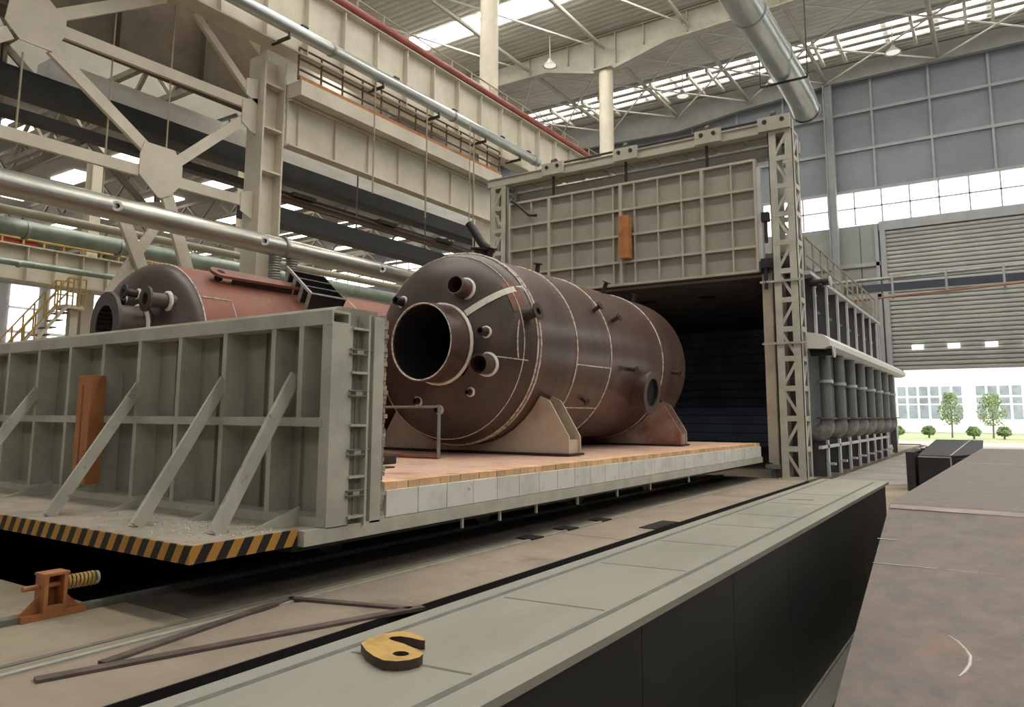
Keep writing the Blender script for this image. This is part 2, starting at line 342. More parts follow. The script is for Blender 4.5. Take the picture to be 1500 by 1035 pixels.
for a, b in zip(cells, cells[1:]):
    for p, q in (((a, 38.3, 23.2), (b, 44, 23.2)), ((b, 38.3, 23.15), (a, 44, 23.15)), ((a, 44, 23.2), (b, 49.7, 23.2)), ((b, 44, 23.15), (a, 49.7, 23.15)), ((a, 26.5, 23.2), (b, 37.6, 23.2))):
        tag(MB().tube(p, q, .055, 6).build('bracing_rod', 'brace_white', None), 'thin pale diagonal bracing rod under the corrugated roof', 'bracing', 'diagonal roof bracing rods')
for x, y in ((-4.0, 45.5), (-10.6, 45.5), (-16.2, 44.6), (-21.3, 36.2)):
    t = thing('high_bay_lamp', 'round grey high bay lamp hanging under the roof', 'lamp', (x, y, 22.3), 'high bay lamps')
    MB().tube((x, y, 22.75), (x, y, 24.36), .03, 6).build('rod', 'lamp_grey', t)
    MB().lathe([(.1, .45), (.14, .3), (.42, .05), (.45, 0), (.42, 0), (.12, .26)], (x, y, 22.3), (0, 0, 1), 20).build('reflector', 'lamp_grey', t, smooth=50)
    MB().lathe([(.0, 0), (.36, .06), (.36, .03), (0, -.02)], (x, y, 22.3), (0, 0, 1), 16).build('bulb_glass', 'lamp_glow', t)

# ================================================================== LEFT COLUMN LINE
CX = -18.5
def hcolumn(y, label, ztop):
    t = thing('steel_column', label, 'column', (CX, y, 0), 'crane columns')
    B('web', 'cream', t, CX-.03, CX+.03, y-.34, y+.34, 0, ztop)
    for s in (-1, 1): B('flange', 'cream', t, CX-.38, CX+.38, y+s*.37-.03, y+s*.37+.03, 0, ztop)
    for z in (1.5, 4.2, 6.9, 8.95, 10.3, 11.7, 13.0):
        if z < ztop: B('stiffener', 'cream', t, CX+.03, CX+.36, y-.34, y+.34, z-.03, z+.03)
    B('base_plate', 'cream', t, CX-.5, CX+.5, y-.5, y+.5, 0, .05)
    return t
hcolumn(2.2, 'cream flanged steel column at the foot of the lattice bracing', 12.6)
hcolumn(14.12, 'cream flanged column with stiffener plates between lattice bracing and walkway', 12.6)
hcolumn(26, 'cream flanged column behind the left lattice tower of the furnace', 12.6)
for y, l in ((26, 'round cream column rising past the red crane rail to the roof'), (38, 'round cream column under the haunched rafter behind the furnace')):
    t = thing('round_column', l, 'column', (CX, y, 11.8)); MB().tube((CX, y, 11.8 if y < 30 else 0), (CX, y, 22), .42, 24).build('shaft', 'cream', t, smooth=40)
    B('cap_plate', 'cream_dark', t, CX-.6, CX+.6, y-.6, y+.6, 21.93, 22.0)
# bracing truss between columns (plane x = -18.5)
t = thing('lattice_bracing', 'cream steel lattice bracing with large gusset plates above the vessels', 'truss', (CX, 8, 0))
G1 = (7.49, 10.75); G2 = (10.83, 8.11)
def tb(a, b, w=.3, dx=0): MB().bar((CX+dx, *a), (CX+dx, *b), w, .12, (1, 0, 0)).build('brace', 'cream', t)
tb((2.6, 10.78), (6.7, 10.8)); tb((8.1, 10.83), (13.71, 10.93)); tb((2.6, 7.93), (10.2, 7.95)); tb((11.3, 7.92), (13.71, 7.92))
tb((2.6, 13.1), (13.71, 13.1)); tb((8.0, 11.2), (10.6, 12.95)); tb((7.9, 10.3), (10.4, 8.6)); tb((11.3, 8.5), (13.3, 10.4), .28)
tb((11.55, 12.95), (13.5, 11.3), .22); tb((7.0, 11.2), (4.6, 12.95)); tb((7.0, 10.3), (4.2, 8.1)); tb((11.0, 7.6), (12.6, 3.4), .34); tb((10.95, 6.75), (10.1, 5.2), .24, -.14)
tb((9.75, 6.95), (10.75, 4.9), .3); tb((10.75, 4.9), (10.75, 2.6), .3, -.13); tb((10.1, 5.2), (9.6, 4.3), .24, -.14)
tb((9.5, 6.85), (11.1, 7.25), .2, -.27)
def gus(poly): MB().prism([(CX+.06, *p) for p in poly], (.04, 0, 0)).build('gusset_plate', 'cream', t)
gus([(6.85, 10.55), (6.95, 11.35), (7.6, 11.55), (8.15, 11.1), (8.15, 10.7), (7.9, 10.2), (7.2, 10.2)])
gus([(10.3, 8.75), (11.15, 8.75), (11.4, 8.35), (11.4, 7.85), (11.12, 7.5), (10.85, 7.35), (10.75, 7.35), (10.2, 7.85), (10.2, 8.4)])
gus([(13.2, 10.3), (13.2, 11.0), (13.71, 11.2), (13.71, 10.05), (13.5, 10.1)]); gus([(13.3, 11.2), (13.3, 11.7), (13.71, 11.8), (13.71, 11.0)]); gus([(13.3, 7.6), (13.3, 8.15), (13.71, 8.3), (13.71, 7.4)])
gus([(13.3, 12.85), (13.3, 13.4), (13.71, 13.4), (13.71, 12.6)])
# upper crane girder with red pipe/rail
def girder(name, label, x, z0, z1, y0, y1, m, st, group=None, fl=.35):
    t = thing(name, label, 'crane girder', (x, (y0+y1)/2, z0), group)
    B('web', m, t, x-.04, x+.04, y0, y1, z0, z1); B('top_flange', m, t, x-fl, x+fl, y0, y1, z1, z1+.05); B('bottom_flange', m, t, x-fl, x+fl, y0, y1, z0-.05, z0)
    y = y0+.4; o = None
    while y < y1:
        for s in (1,):
            o = B('stiffener', m, t, x+.04, x+fl-.06, y-.02, y+.02, z0, z1) if o is None else rep(o, (ORG[o.name].x, y, ORG[o.name].z))
        y += st
    return t
girder('crane_girder', 'tall cream crane girder carrying a dark red pipe along its top', -17.75, 12.75, 15.0, 2, 44, 'cream', 1.55, fl=.31)
girder('walkway_girder', 'cream stiffened girder below the orange-edged walkway handrail', -18.1, 9.95, 11.35, 14.56, 25.56, 'cream', 1.55, fl=.2)
tag(MB().box(-18.5, -17.45, 14.56, 25.56, 11.42, 11.9).build('walkway_beam', 'cream', None), 'wide cream box beam carrying the brown walkway handrail', 'beam')
tag(B('toe_board', 'orange_paint', None, -17.5, -17.46, 14.5, 25.5, 11.9, 12.02), 'orange toe board along the brown walkway handrail', 'toe board')
tag(MB().tube((-17.5, 2, 15.2), (-17.5, 36.5, 15.2), .17, 14).build('red_pipe', 'red_pipe', None, smooth=40), 'dark red pipe along the top of the tall crane girder', 'pipe')
def handrail(label, p0, p1, h, n, m, mids=1, r=.025, group=None, toe=False):
    p0 = Vector(p0); p1 = Vector(p1); Z = Vector((0, 0, 1)); t = thing('handrail', label, 'handrail', (p0+p1)/2, group)
    o = None
    for i in range(n+1):
        p = p0.lerp(p1, i/n)
        if o is None: o = MB().tube(p, p+Z*h, r, 6).build('post', m, t); c = ORG[o.name]-p
        else: rep(o, p+c)
    for k in range(mids+1): MB().tube(p0+Z*h*(k+1)/(mids+1), p1+Z*h*(k+1)/(mids+1), r, 6).build('rail', m, t)
    if toe: MB().bar(p0+Z*.06, p1+Z*.06, .015, .12).build('toe_plate', m, t)
    return t
handrail('brown walkway handrail with two mid rails below the crane girder', (-17.55, 14.5, 11.9), (-17.55, 25.5, 11.9), 1.05, 12, 'rail_brown', 2, .035)
handrail('dull yellow handrail above the red pipe on the crane girder', (-18.03, 16, 15.09), (-18.03, 37.5, 15.09), 1.0, 16, 'rail_dull', 1, .03)
tag(MB().box(-18.06, -17.68, 16, 37.5, 15.05, 15.09).build('crane_walkway', 'cream_dark', None), 'narrow cream walkway plate on the crane girder behind the red pipe', 'walkway')
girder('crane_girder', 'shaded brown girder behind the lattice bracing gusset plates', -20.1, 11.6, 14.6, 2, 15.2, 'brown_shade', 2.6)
def bracket(label, x, y, z, g): tag(MB().bar((x, y, z), (x-.8, y, z), .06, .1).tube((x-.05, y, z), (x-.05, y, z+.4), .03, 6).build('pipe_bracket', 'black_steel', None), label, 'bracket', g)
# galvanised pipes
def pipe(name, label, pts, r, m, joints=(), n=20, group=None, cat='pipe', jr=1.12):
    t = thing(name, label, cat, Vector(pts[0]), group); MB().path(pts, r, n).build('pipe_run', m, t, smooth=45)
    for y in joints:
        p = Vector((pts[0][0], y, pts[0][2])); MB().lathe([(r, -.05), (r*jr, -.05), (r*jr, .05), (r, .05)], p, (0, 1, 0), n).build('clamp_band', 'galv_dull', t, smooth=30)
    return t
pu = pipe('galvanised_pipe', 'bright galvanised pipe running high in front of the crane girder', [(-17.0, 2, 13.05), (-17.0, 27.8, 13.05)], .2, 'galv', (15.3, 21.5, 27.4))
for y in (14.2, 18.3, 21.6, 24.9, 27.0): B('clip', 'black_steel', pu, -17.06, -16.94, y-.12, y+.12, 13.22, 13.34)
for y in (13.6, 17.6, 20.6, 23.6, 26.2): bracket('dark bracket holding the high galvanised pipe', -16.9, y, 12.7, 'high pipe brackets')
pl = pipe('galvanised_pipe', 'thick galvanised pipe crossing in front of the lattice bracing', [(-17, 0, 6.4), (-17, 25, 6.35)], .28, 'galv_warm', (13.75,))
for y in (8.85, 12.95, 17.6):
    MB().lathe([(.12, 0), (.12, .12), (.065, .12), (.06, .04)], (-16.78, y, 6.38), (1, -.7, -.1), 16).build('port', 'white_paint', pl, smooth=40); MB().lathe([(.0001, .06), (.07, .06)], (-16.78, y, 6.38), (1, -.7, -.1), 12).build('port_hole', 'black_inside', pl)
for i, y in enumerate((13.5, 14.1)):
    r = MB(); prof = []
    for k in range(15): prof += [(.15, -k*.075), (.18, -k*.075-.037)]
    r.lathe(prof, (-17, y, 6.15), (0, 0, 1), 16)
    tag(r.build('flexible_hose', 'galv_dull', None, smooth=60), 'short ribbed silver hose hanging under the thick galvanised pipe', 'hose', 'ribbed hoses')
pipe('insulated_pipe', 'greenish silver pipe in the next bay behind the V bracing', [(-30, 4, 8.4), (-30, 40, 8.55)], .33, 'green_pipe', (12.5, 16.0, 22))
pipe('insulated_pipe', 'thinner brownish pipe above the far crane girder in the next bay', [(-26, 4, 8.0), (-26, 34, 8.25)], .15, 'cream_dark')
# ducts and trays behind the column line
tag(MB().box(-22.4, -21.6, 4, 31, 10.3, 10.9).build('cable_duct', 'duct_dark', None), 'long dark slate duct hung beside the silver duct', 'duct')
tag(MB().box(-22.5, -21.7, 9.3, 30, 10.92, 11.55).build('silver_duct', 'silver_duct', None), 'long silver rectangular duct lying on the dark slate duct', 'duct')
tag(MB().box(-22.2, -21.8, 3, 30, 9.6, 9.86).build('cable_tray', 'black_steel', None), 'narrow black cable tray below the slate duct', 'cable tray')
tag(MB().box(-20.4, -19.7, 14.6, 24.5, 7.95, 8.5).build('air_duct', 'duct_dark', None), 'wide black air duct behind the cream flanged column', 'duct')
for z in (8.82, 9.02): tag(MB().tube((-20, 14.6, z), (-20, 30, z), .05, 8).build('conduit', 'rail_brown', None, smooth=40), 'thin brown conduit above the wide black air duct', 'pipe', 'thin conduits')
for y in (16.4, 20.6, 24.2): tag(MB().box(-20.15, -19.8, y, y+1.0, 9.06, 9.2).build('cable_bundle', 'black_steel', None), 'black cable bundle strapped on the thin conduits', 'cable', 'cable bundles')
for y in (15.6, 19.6, 23.6):
    tag(MB().tube((-20.05, y, 8.4), (-20.05, y, 11.7), .03, 6).bar((-20.4, y, 11.7), (-18.4, y, 11.7), .08, .1).build('duct_hanger', 'duct_slate', None), 'steel rod hanger holding the wide black air duct', 'hanger', 'air duct hangers')
for y in (15.2, 18.3, 21.4, 24.6, 27.0):
    tag(MB().tube((-21.9, y, 10.9), (-21.9, y, 11.9), .035, 6).bar((-21.5, y, 11.9), (-22.6, y, 11.9), .08, .12).build('duct_hanger', 'duct_slate', None), 'steel hanger over the silver duct', 'hanger', 'duct hangers')
for y, z0, z1 in ((5.9, 8.4, 10.6), (7.35, 8.1, 10.0), (9.4, 6.7, 13.0), (11.0, 7.6, 13.0)): tag(MB().tube((-18.58, y, z0), (-18.58, y, z1), .025, 6).build('hanging_cable', 'rail_dull', None), 'thin hanging rod behind the gusset plates', 'rod', 'hanging rods')
for y, z0 in ((17.3, 8.9), (20.0, 8.7), (22.9, 7.9)): tag(MB().tube((-17, y, z0), (-17, y, 12.85), .028, 6).build('hanging_cable', 'rail_dull', None), 'long thin rod hanging from the high galvanised pipe', 'rod', 'long hanging rods')

# ================================================================== NEXT BAY (far left)
girder('crane_girder', 'far cream crane girder above the orange stair', -34, 7.15, 8.55, 6, 34, 'cream', 1.12)
pipe('pipe', 'pale pipe clipped to the far crane girder', [(-33, 6, 7.65), (-33, 34, 7.78)], .14, 'green_pipe', (13.6,))
handrail('cluttered yellow handrail on top of the far crane girder', (-33.7, 6, 8.6), (-33.7, 30, 8.6), .75, 30, 'rail_yellow', 2, .05)
tag(B('crane_trolley', 'red_crane', None, -34.4, -33.8, 12.2, 14.6, 8.62, 9.15), 'red crane trolley parked on the far crane girder', 'crane trolley')
for y in (9.4, 17.3, 25.5):
    tag(MB().ibeam((-35, y, 0), (-35, y, 16), .5, .6, .04, .04, (1, 0, 0)).build('far_column', 'cream', None), 'cream column under the far crane girder', 'column', 'far columns')
# stair
t = thing('steel_stair', 'orange railed steel stair with a cream landing post in the next bay', 'stair', (-31, 14, 0))
B('landing', 'cream', t, -31.5, -30.5, 14.35, 15.1, 5.75, 5.9); B('landing_post', 'cream', t, -31.1, -30.8, 14.7, 15.0, 0, 5.75)
for x in (-31.5, -30.55): MB().bar((x, 14.4, 5.8), (x, 10.4, .2), .05, .28, (1, 0, 0)).build('stringer', 'cream', t)
for i in range(18): B('tread', 'rail_brown', t, -31.5, -30.55, 14.3-i*.22, 14.55-i*.22, 5.55-i*.31, 5.6-i*.31)
for x in (-31.5, -30.5):
    for k in (.5, 1.05): MB().bar((x, 14.4, 5.9+k), (x, 10.4, .3+k), .05, .05).bar((x, 14.4, 5.9+k), (x, 15.1, 5.9+k), .05, .05).build('rail', 'rail_yellow', t)
    for i in range(12): MB().tube((x, 14.4-i*.36, 5.85-i*.504), (x, 14.4-i*.36, 6.95-i*.504), .035, 6).build('baluster', 'rail_yellow', t)
    for y in (14.6, 14.85, 15.08): MB().tube((x, y, 5.85), (x, y, 6.95), .035, 6).build('baluster', 'rail_yellow', t)
# far wall, windows and low far roof
wl = structure(MB().box(-70.4, -70, -14, 52, 0, 6.5).box(-70.4, -70, -14, 52, 12.6, 17).build('wall_left', 'wall_low', None)); ORG['wall_left'] = Vector(wl.location)
w2 = structure(B('window_2', 'pane_frame', None, -70.3, -70.2, -14, 52, 6.5, 12.6)); ORG['window_2'] = Vector(w2.location)
y = 6.
o = None
while y < 50:
    for z0, z1 in ((6.6, 8.4), (8.7, 10.5), (10.8, 12.5)):
        if o is None: o = B('pane', 'pane', w2, -70.2, -70.1, y+.12, y+2.3, z0, z1); oz = ORG[o.name].z
        else: rep(o, (-70.15, y+1.21, (z0+z1)/2), w2)
    y += 3.2
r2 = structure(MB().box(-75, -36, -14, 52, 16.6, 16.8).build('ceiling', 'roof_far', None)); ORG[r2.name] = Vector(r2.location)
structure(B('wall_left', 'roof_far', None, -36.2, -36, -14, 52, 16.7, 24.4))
for x in (-64, -57, -50, -43):
    for y in range(4, 50, 6): B('skylight_panel', 'skylight_far', r2, x, x+3, y, y+1.4, 16.5, 16.6)
for y in range(2, 50, 6):
    tt = MB().bar((-70, y+4, 14.9), (-36, y+4, 14.9), .2, .2).bar((-70, y+4, 16.3), (-36, y+4, 16.3), .2, .2)
    for k in range(10): tt.bar((-69+k*3.3, y+4, 14.9), (-67.4+k*3.3, y+4, 16.3), .12, .12).bar((-67.4+k*3.3, y+4, 16.3), (-65.7+k*3.3, y+4, 14.9), .12, .12)
    tag(tt.build('roof_truss', 'far_steel', None), 'far brown roof truss with zigzag web over the next bay', 'truss', 'far roof trusses')
for y in range(4, 16, 5):
    tt = MB().bar((-36, y, 12.6), (-20.6, y, 12.6), .2, .22).bar((-36, y, 14.2), (-20.6, y, 14.2), .2, .22)
    for k in range(5): tt.bar((-35.5+k*3, y, 12.6), (-34+k*3, y, 14.2), .14, .14).bar((-34+k*3, y, 14.2), (-32.5+k*3, y, 12.6), .14, .14)
    tag(tt.build('cross_truss', 'far_steel', None), 'brownish cross truss behind the lattice bracing', 'truss', 'cross trusses')

for p, q in (((-24.06, 4, 8.3), (-24.06, 9, 12.4)), ((-24.06, 9, 8.3), (-24.06, 14, 12.4)), ((-23.94, 9, 12.4), (-23.94, 14, 8.3))):
    tag(MB().bar(p, q, .2, .1, (1, 0, 0)).build('cross_brace', 'far_steel', None), 'brown diagonal brace behind the dark slate duct', 'brace', 'next bay braces')
for y in (4, 9, 14): tag(MB().ibeam((-24.0, y, 8.0), (-24.0, y, 12.75), .12, .2, .02, .02, (1, 0, 0)).build('hanger_post', 'far_steel', None), 'brown post hanging from a cross truss behind the slate duct', 'post', 'hanger posts')
t = thing('valve_assembly', 'foil-wrapped valve with black pipe elbow beside the left lattice tower', 'valve', (-16, 22.6, 8))
MB().path([(-16.6, 22.1, 8.9), (-16.3, 22.2, 8.4), (-16.1, 22.3, 8.05), (-15.8, 22.4, 7.8)], .16, 10).build('elbow', 'black_steel', t, smooth=60)
MB().lathe([(.0001, -.34), (.22, -.28), (.36, -.1), (.3, .06), (.38, .18), (.2, .32), (.0001, .36)], (-15.75, 22.9, 8.35), (.3, 1, .2), 12).build('foil_wrap', 'silver_duct', t)
MB().tube((-16.6, 22.1, 8.9), (-16.6, 22.1, 12.9), .02, 6).build('feed_pipe', 'rail_dull', t); MB().tube((-15.75, 22.9, 8.3), (-15.75, 22.9, 0), .06, 8).build('stand_pipe', 'galv_dull', t)
# ================================================================== BOGIE HEARTH
X1, X0 = -5.5, -13.95
bo = thing('bogie_hearth', 'long furnace bogie with brick deck, white tile sides and grey end wall', 'furnace bogie', (-9.7, 12, 0))
B('chassis', 'black_steel', bo, X0, X1-.35, 5.0, 20.5, .32, .57); B('platform_joist', 'black_steel', bo, X0, X1-.5, 4.3, 5.0, .36, .46)  # coloured near-black for the shade beneath the bogie
B('side_beam', 'bogie_light', bo, X1-.12, X1, 4.84, 20.5, .43, .57)
B('deck', 'brick_deck', bo, X0, X1-.15, 5.9, 20.5, .57, .93)
o = None
n = 28; L = (20.45-5.95)/n
for i in range(n):
    c = (X1-.09, 5.95+(i+.5)*L, .715)
    if o is None: o = B('tile', 'tile', bo, X1-.16, X1-.02, 5.95+.006, 5.95+L-.006, .575, .855, bevel=.006)
    else: rep(o, c)
o = None; n = 76; L = (20.45-5.95)/n
for i in range(n):
    if o is None: o = B('brick', 'brick', bo, X1-.28, X1-.05, 5.95+.004, 5.95+L-.004, .857, .94, bevel=.006)
    else:
        q = rep(o, (X1-.165+random.uniform(-.008, .008), 5.95+(i+.5)*L, .8985+random.uniform(-.003, .003)))
for y in (6.2, 9.2, 12.2, 15.2, 18.2):
    for x in (-6.65, -13.75): MB().lathe([(0, -.07), (.2, -.07), (.2, .03), (.24, .03), (.24, .07), (0, .07)], (x, y, .29), (1, 0, 0), 24).build('wheel', 'black_steel', bo, smooth=30)
for y in (7.3, 8.1, 9.0, 10.2, 11.6, 13, 15): B('hanger', 'flange_edge', bo, X1-.06, X1-.03, y, y+.03, .30, .42)
# end platform with hazard stripes
B('platform', 'platform_beige', bo, X0, X1-.1, 3.75, 5.1, .46, .575)
B('hazard_edge', 'hazard', bo, X0, X1-.08, 3.72, 3.75, .44, .585); B('hazard_edge', 'hazard', bo, X1-.1, X1-.07, 3.72, 4.82, .44, .585)
g = MB()
for i in range(300):
    x, y = random.gauss(-6.6, .6), random.gauss(4.4, .2); r = random.uniform(.004, .010)
    if X0 < x < -5.7 and 3.8 < y < 5.05: g.box(x-r, x+r, y-r, y+r, .575, .575+r*1.5)
stuff(g.build('grit', 'white_paint', bo))
# wall
B('wall_sheet', 'bogie_paint', bo, X0, X1-.05, 5.36, 5.44, .58, 2.56)
posts = [-5.95, -6.38, -7.2, -8.05, -8.9, -9.74, -10.59, -11.47, -12.4, -13.3]
o = None
B('post', 'bogie_light', bo, -5.985, -5.915, 5.1, 5.36, 1.6, 2.55)
for x in posts[1:]:
    o = B('post', 'bogie_light', bo, x-.035, x+.035, 5.1, 5.36, .6, 2.55) if o is None else rep(o, (x, ORG[o.name].y, ORG[o.name].z))
for i, x in enumerate(posts[:-1]):
    xm = (x+posts[i+1])/2
    B('inner_rib', 'bogie_paint', bo, xm-.012, xm+.012, 5.32, 5.36, .6, 2.55)
B('mid_rail', 'bogie_light', bo, X0, X1-.1, 5.09, 5.2, 1.53, 1.62); B('bottom_rail', 'bogie_light', bo, X0, X1-.02, 5.08, 5.36, .575, .66)
tb_ = MB().box(X0, X1, 5.09, 5.34, 2.655, 2.68).box(X0, X1, 5.09, 5.34, 2.54, 2.565).box(X0, X1, 5.09, 5.115, 2.565, 2.655).box(X0, X1, 5.315, 5.34, 2.565, 2.655)
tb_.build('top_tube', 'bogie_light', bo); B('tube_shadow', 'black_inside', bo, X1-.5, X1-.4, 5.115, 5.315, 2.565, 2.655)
MB().prism([(X0, 5.2, 2.68), (X0, 5.85, 2.68), (X0, 5.85, 2.75), (X0, 5.3, 2.75)], (X1-.12-X0, 0, 0)).build('coping', 'bogie_paint', bo)
B('wall_core', 'bogie_paint', bo, X0, X1-.12, 5.44, 5.83, .575, 2.68)
B('corner_column', 'bogie_light', bo, X1-.14, X1, 5.1, 5.38, .56, 2.54)
B('seal_recess', 'bogie_paint', bo, X1-.14, X1-.06, 5.38, 5.58, .56, 2.60); B('seal_flange', 'bogie_light', bo, X1-.14, X1+.03, 5.575, 5.605, .55, 2.68)
B('seal_gap', 'bogie_paint', bo, X1-.14, X1-.05, 5.605, 5.69, .55, 2.68); B('seal_channel', 'bogie_light', bo, X1-.14, X1+.0, 5.69, 5.84, .55, 2.68)
g = MB(); k = 0; z = .56
while z < 2.68:
    g.box(X1-.2, X1-.02+random.uniform(-.015, .02), 5.84, 5.91+random.uniform(-.015, .02), z, z+.045); z += .05
stuff(g.build('fibre_edge', 'fibre', bo))
for z in (2.52, 2.07, 1.54, 1.03, .64): B('clamp_plate', 'bogie_light', bo, X1-.06, X1+.03, 5.36, 5.58, z-.012, z+.012)
o = None
MB().tube((X1-.02, 5.46, .6), (X1-.02, 5.46, 2.6), .008, 6).build('tie_rod', 'layout_line', bo)
for z in (2.28, 1.86, 1.27, .87):
    cp = B('clamp_block', 'gate_paint', bo, X1-.05, X1+.03, 5.42, 5.51, z-.018, z+.018)
    MB().tube((X1+.02, 5.33, z+.025), (X1+.02, 5.64, z+.025), .011, 8).tube((X1+.02, 5.33, z-.025), (X1+.02, 5.58, z-.025), .011, 8).build('bolt', 'layout_line', cp)
for (xt, yt, zt), (xb, yb, zb) in [((-6.04, 5.12, 2.04), (-5.98, 4.25, .58)), ((-7.2, 5.12, 2.02), (-7.0, 4.1, .58)), ((-8.88, 5.12, 1.99), (-8.45, 3.98, .57)), ((-11.47, 5.12, 1.97), (-10.9, 3.95, .57)), ((-13.3, 5.12, 1.97), (-12.8, 3.95, .57))]:
    MB().bar((xt, yt, zt), (xb, yb, zb), .13, .035, (1, 0, 0)).bar((xt-.06, yt-.02, zt-.04), (xb-.06, yb-.02, zb+.0), .012, .11, (1, 0, 0)).build('brace', 'brace_paint', bo)
    MB().prism([(xb+.1, 4.5, .576), (xb+.1, 5.09, .576), (xb+.1, 5.09, .75)], (.02, 0, 0)).build('gusset', 'bogie_light', bo)
ob = thing('orange_guide_post', 'orange box post fixed upright on the grey bogie end wall', 'guide post', (-9.62, 4.95, .75))
B('post_body', 'orange_box', ob, -9.92, -9.6, 4.9, 5.09, .77, 2.13, bevel=.008); B('slot_groove', 'red_primer', ob, -9.80, -9.77, 4.895, 4.91, .9, 2.0)
# things on the deck
t = thing('pipe_hoop', 'grey pipe hoop standing on the brick deck before the brown vessel', 'pipe frame', (-8.2, 9.6, .93))
MB().tube((-7.78, 9.6, .95), (-7.78, 9.6, 1.78), .03, 8).build('upright', 'galv_dull', t); MB().tube((-7.78, 9.6, 1.78), (-9.7, 9.6, 1.78), .022, 8).build('top_bar', 'galv_dull', t)
MB().tube((-9.7, 9.6, .95), (-9.7, 9.6, 1.78), .03, 8).build('upright', 'galv_dull', t); MB().tube((-7.78, 9.6, .965), (-9.7, 9.6, .965), .03, 8).build('foot_bar', 'red_primer', t)
tag(B('steel_block', 'black_steel', None, -8.6, -7.55, 7.9, 8.35, .93, 1.06, bevel=.02), 'black steel block lying on the brick deck behind the end wall', 'steel block')
tag(B('flat_plate', 'rust_dark', None, -8.3, -7.0, 7.3, 7.7, .93, .95), 'dark flat plate lying on the brick deck near the end wall', 'plate')

# ================================================================== VESSELS
def ring(org, r, br=.014, axis=(0, 1, 0), n=64, a0=0, a1=None):
    return [Vector(org)+Vector((math.cos(k*2*math.pi/n)*r, 0, math.sin(k*2*math.pi/n)*r)) for k in range(n)]
def headprof(R, d, n=12, s=1): return [(max(R*math.sin(k*math.pi/2/n), .0001), s*d*math.cos(k*math.pi/2/n)) for k in range(n+1)]
def nozzle(p, d, r, l, m, parent, rim=True, flange=0, wall=.02, name='nozzle', bore=True):
    p = Vector(p); d = Vector(d).normalized()
    pr = [(r, -.12), (r, l)]
    if flange: pr = [(r, -.12), (r, l-flange*.5), (r*1.45+.03, l-flange*.6), (r*1.45+.03, l)]
    pr += [(r-wall, l), (r-wall, -.05)]
    o = MB().lathe(pr, p, d, 32 if r > .2 else 18).build(name, m, parent, smooth=35)
    if bore: MB().lathe([(0.0001, l*.2), (r-wall*.9, l*.2), (r-wall*.99, l*.97)], p, d, 24).build('bore', 'black_inside', o)
    if rim:
        u = d.orthogonal().normalized(); w = d.cross(u)
        MB().path([p+(u*math.cos(k*math.pi/16)+w*math.sin(k*math.pi/16))*(r+.018)+d*.0 for k in range(32)], .035 if r > .1 else .025, 6, True).build('weld_collar', 'chalk', o, smooth=60)
    return o
xc, zc, R = -8.627, 2.914, 1.814; Y0, Y1 = 11.2, 18.35; DH = 1.0
v1 = thing('pressure_vessel', 'dark brown rusty pressure vessel with open round nozzle on two pale saddles', 'pressure vessel', (xc, 14.8, zc-R))
MB().lathe([(R, Y0), (R, 12.6), (R, 14.08), (R, 16.9), (R, Y1)], (xc, 0, zc), (0, 1, 0), 96).build('shell', 'rust_vessel', v1, smooth=50)
hm = MB().lathe([(r, Y0-t) for r, t in headprof(R, DH, 28)], (xc, 0, zc), (0, 1, 0), 96)
hm.f = [q for q in hm.f if sum(((hm.v[i].x+8.32)**2+(hm.v[i].z-2.9)**2) for i in q)/4 > .69**2]
hm.build('front_head', 'rust_head', v1, smooth=60)
MB().lathe([(r, Y1+t) for r, t in headprof(R, .9, 14)], (xc, 0, zc), (0, 1, 0), 72).build('rear_head', 'rust_vessel', v1, smooth=60)
def hd(x, z, off=0):   # point and normal on the front head
    rr = ((x-xc)**2+(z-zc)**2)/R**2; y = Y0-DH*math.sqrt(max(1-rr, 0.0)); nn = Vector(((x-xc)/R**2, (y-Y0)/DH**2, (z-zc)/R**2)).normalized()
    return Vector((x, y, z))+nn*off, nn
for y in (11.14, 11.24): MB().path(ring((xc, y, zc), R+.004), .02, 6, True).build('weld_bead', 'weld', v1, smooth=60)
for y in (12.6, 14.08, 16.9): MB().path(ring((xc, y, zc), R+.004), .018, 6, True).build('weld_bead', 'weld', v1, smooth=60)
MB().path(ring((xc, 10.86, zc), R*math.sqrt(1-.34**2)+.006), .010, 6, True).build('weld_bead', 'weld', v1, smooth=60)
MB().lathe([(R+.004, 10.97), (R+.006, 11.12)], (xc, 0, zc), (0, 1, 0), 96)
big = nozzle((-8.32, 10.25, 2.9), (0, -1, 0), .69, .52, 'rust_vessel', v1, True, 0, .035, 'main_nozzle', False)
MB().lathe([(.0001, -1.3), (.585, -1.3), (.62, -.1), (.654, .47)], (-8.32, 10.25, 2.9), (0, -1, 0), 48).build('bore', 'black_inside', big, smooth=40)
MB().path(ring((-8.32, 9.74, 2.9), .665), .018, 6, True).build('rim_bead', 'weld', big, smooth=60)
for x, z, r, l in ((-7.92, 3.87, .17, .34), (-7.44, 2.52, .17, .34)):
    p, nn = hd(x, z); nozzle(p, (nn*.5+Vector((0, -1, 0))).normalized(), r, l, 'rust_vessel', v1)
for x, z, r, l in ((-7.45, 3.08, .07, .22), (-7.78, 2.05, .05, .12), (-9.35, 3.75, .08, .2), (-8.46, 1.75, .06, .1), (-8.9, 1.9, .06, .1)):
    p, nn = hd(x, z); nozzle(p, (nn*.4+Vector((0, -1, 0))).normalized(), r, l, 'rust_dark', v1)
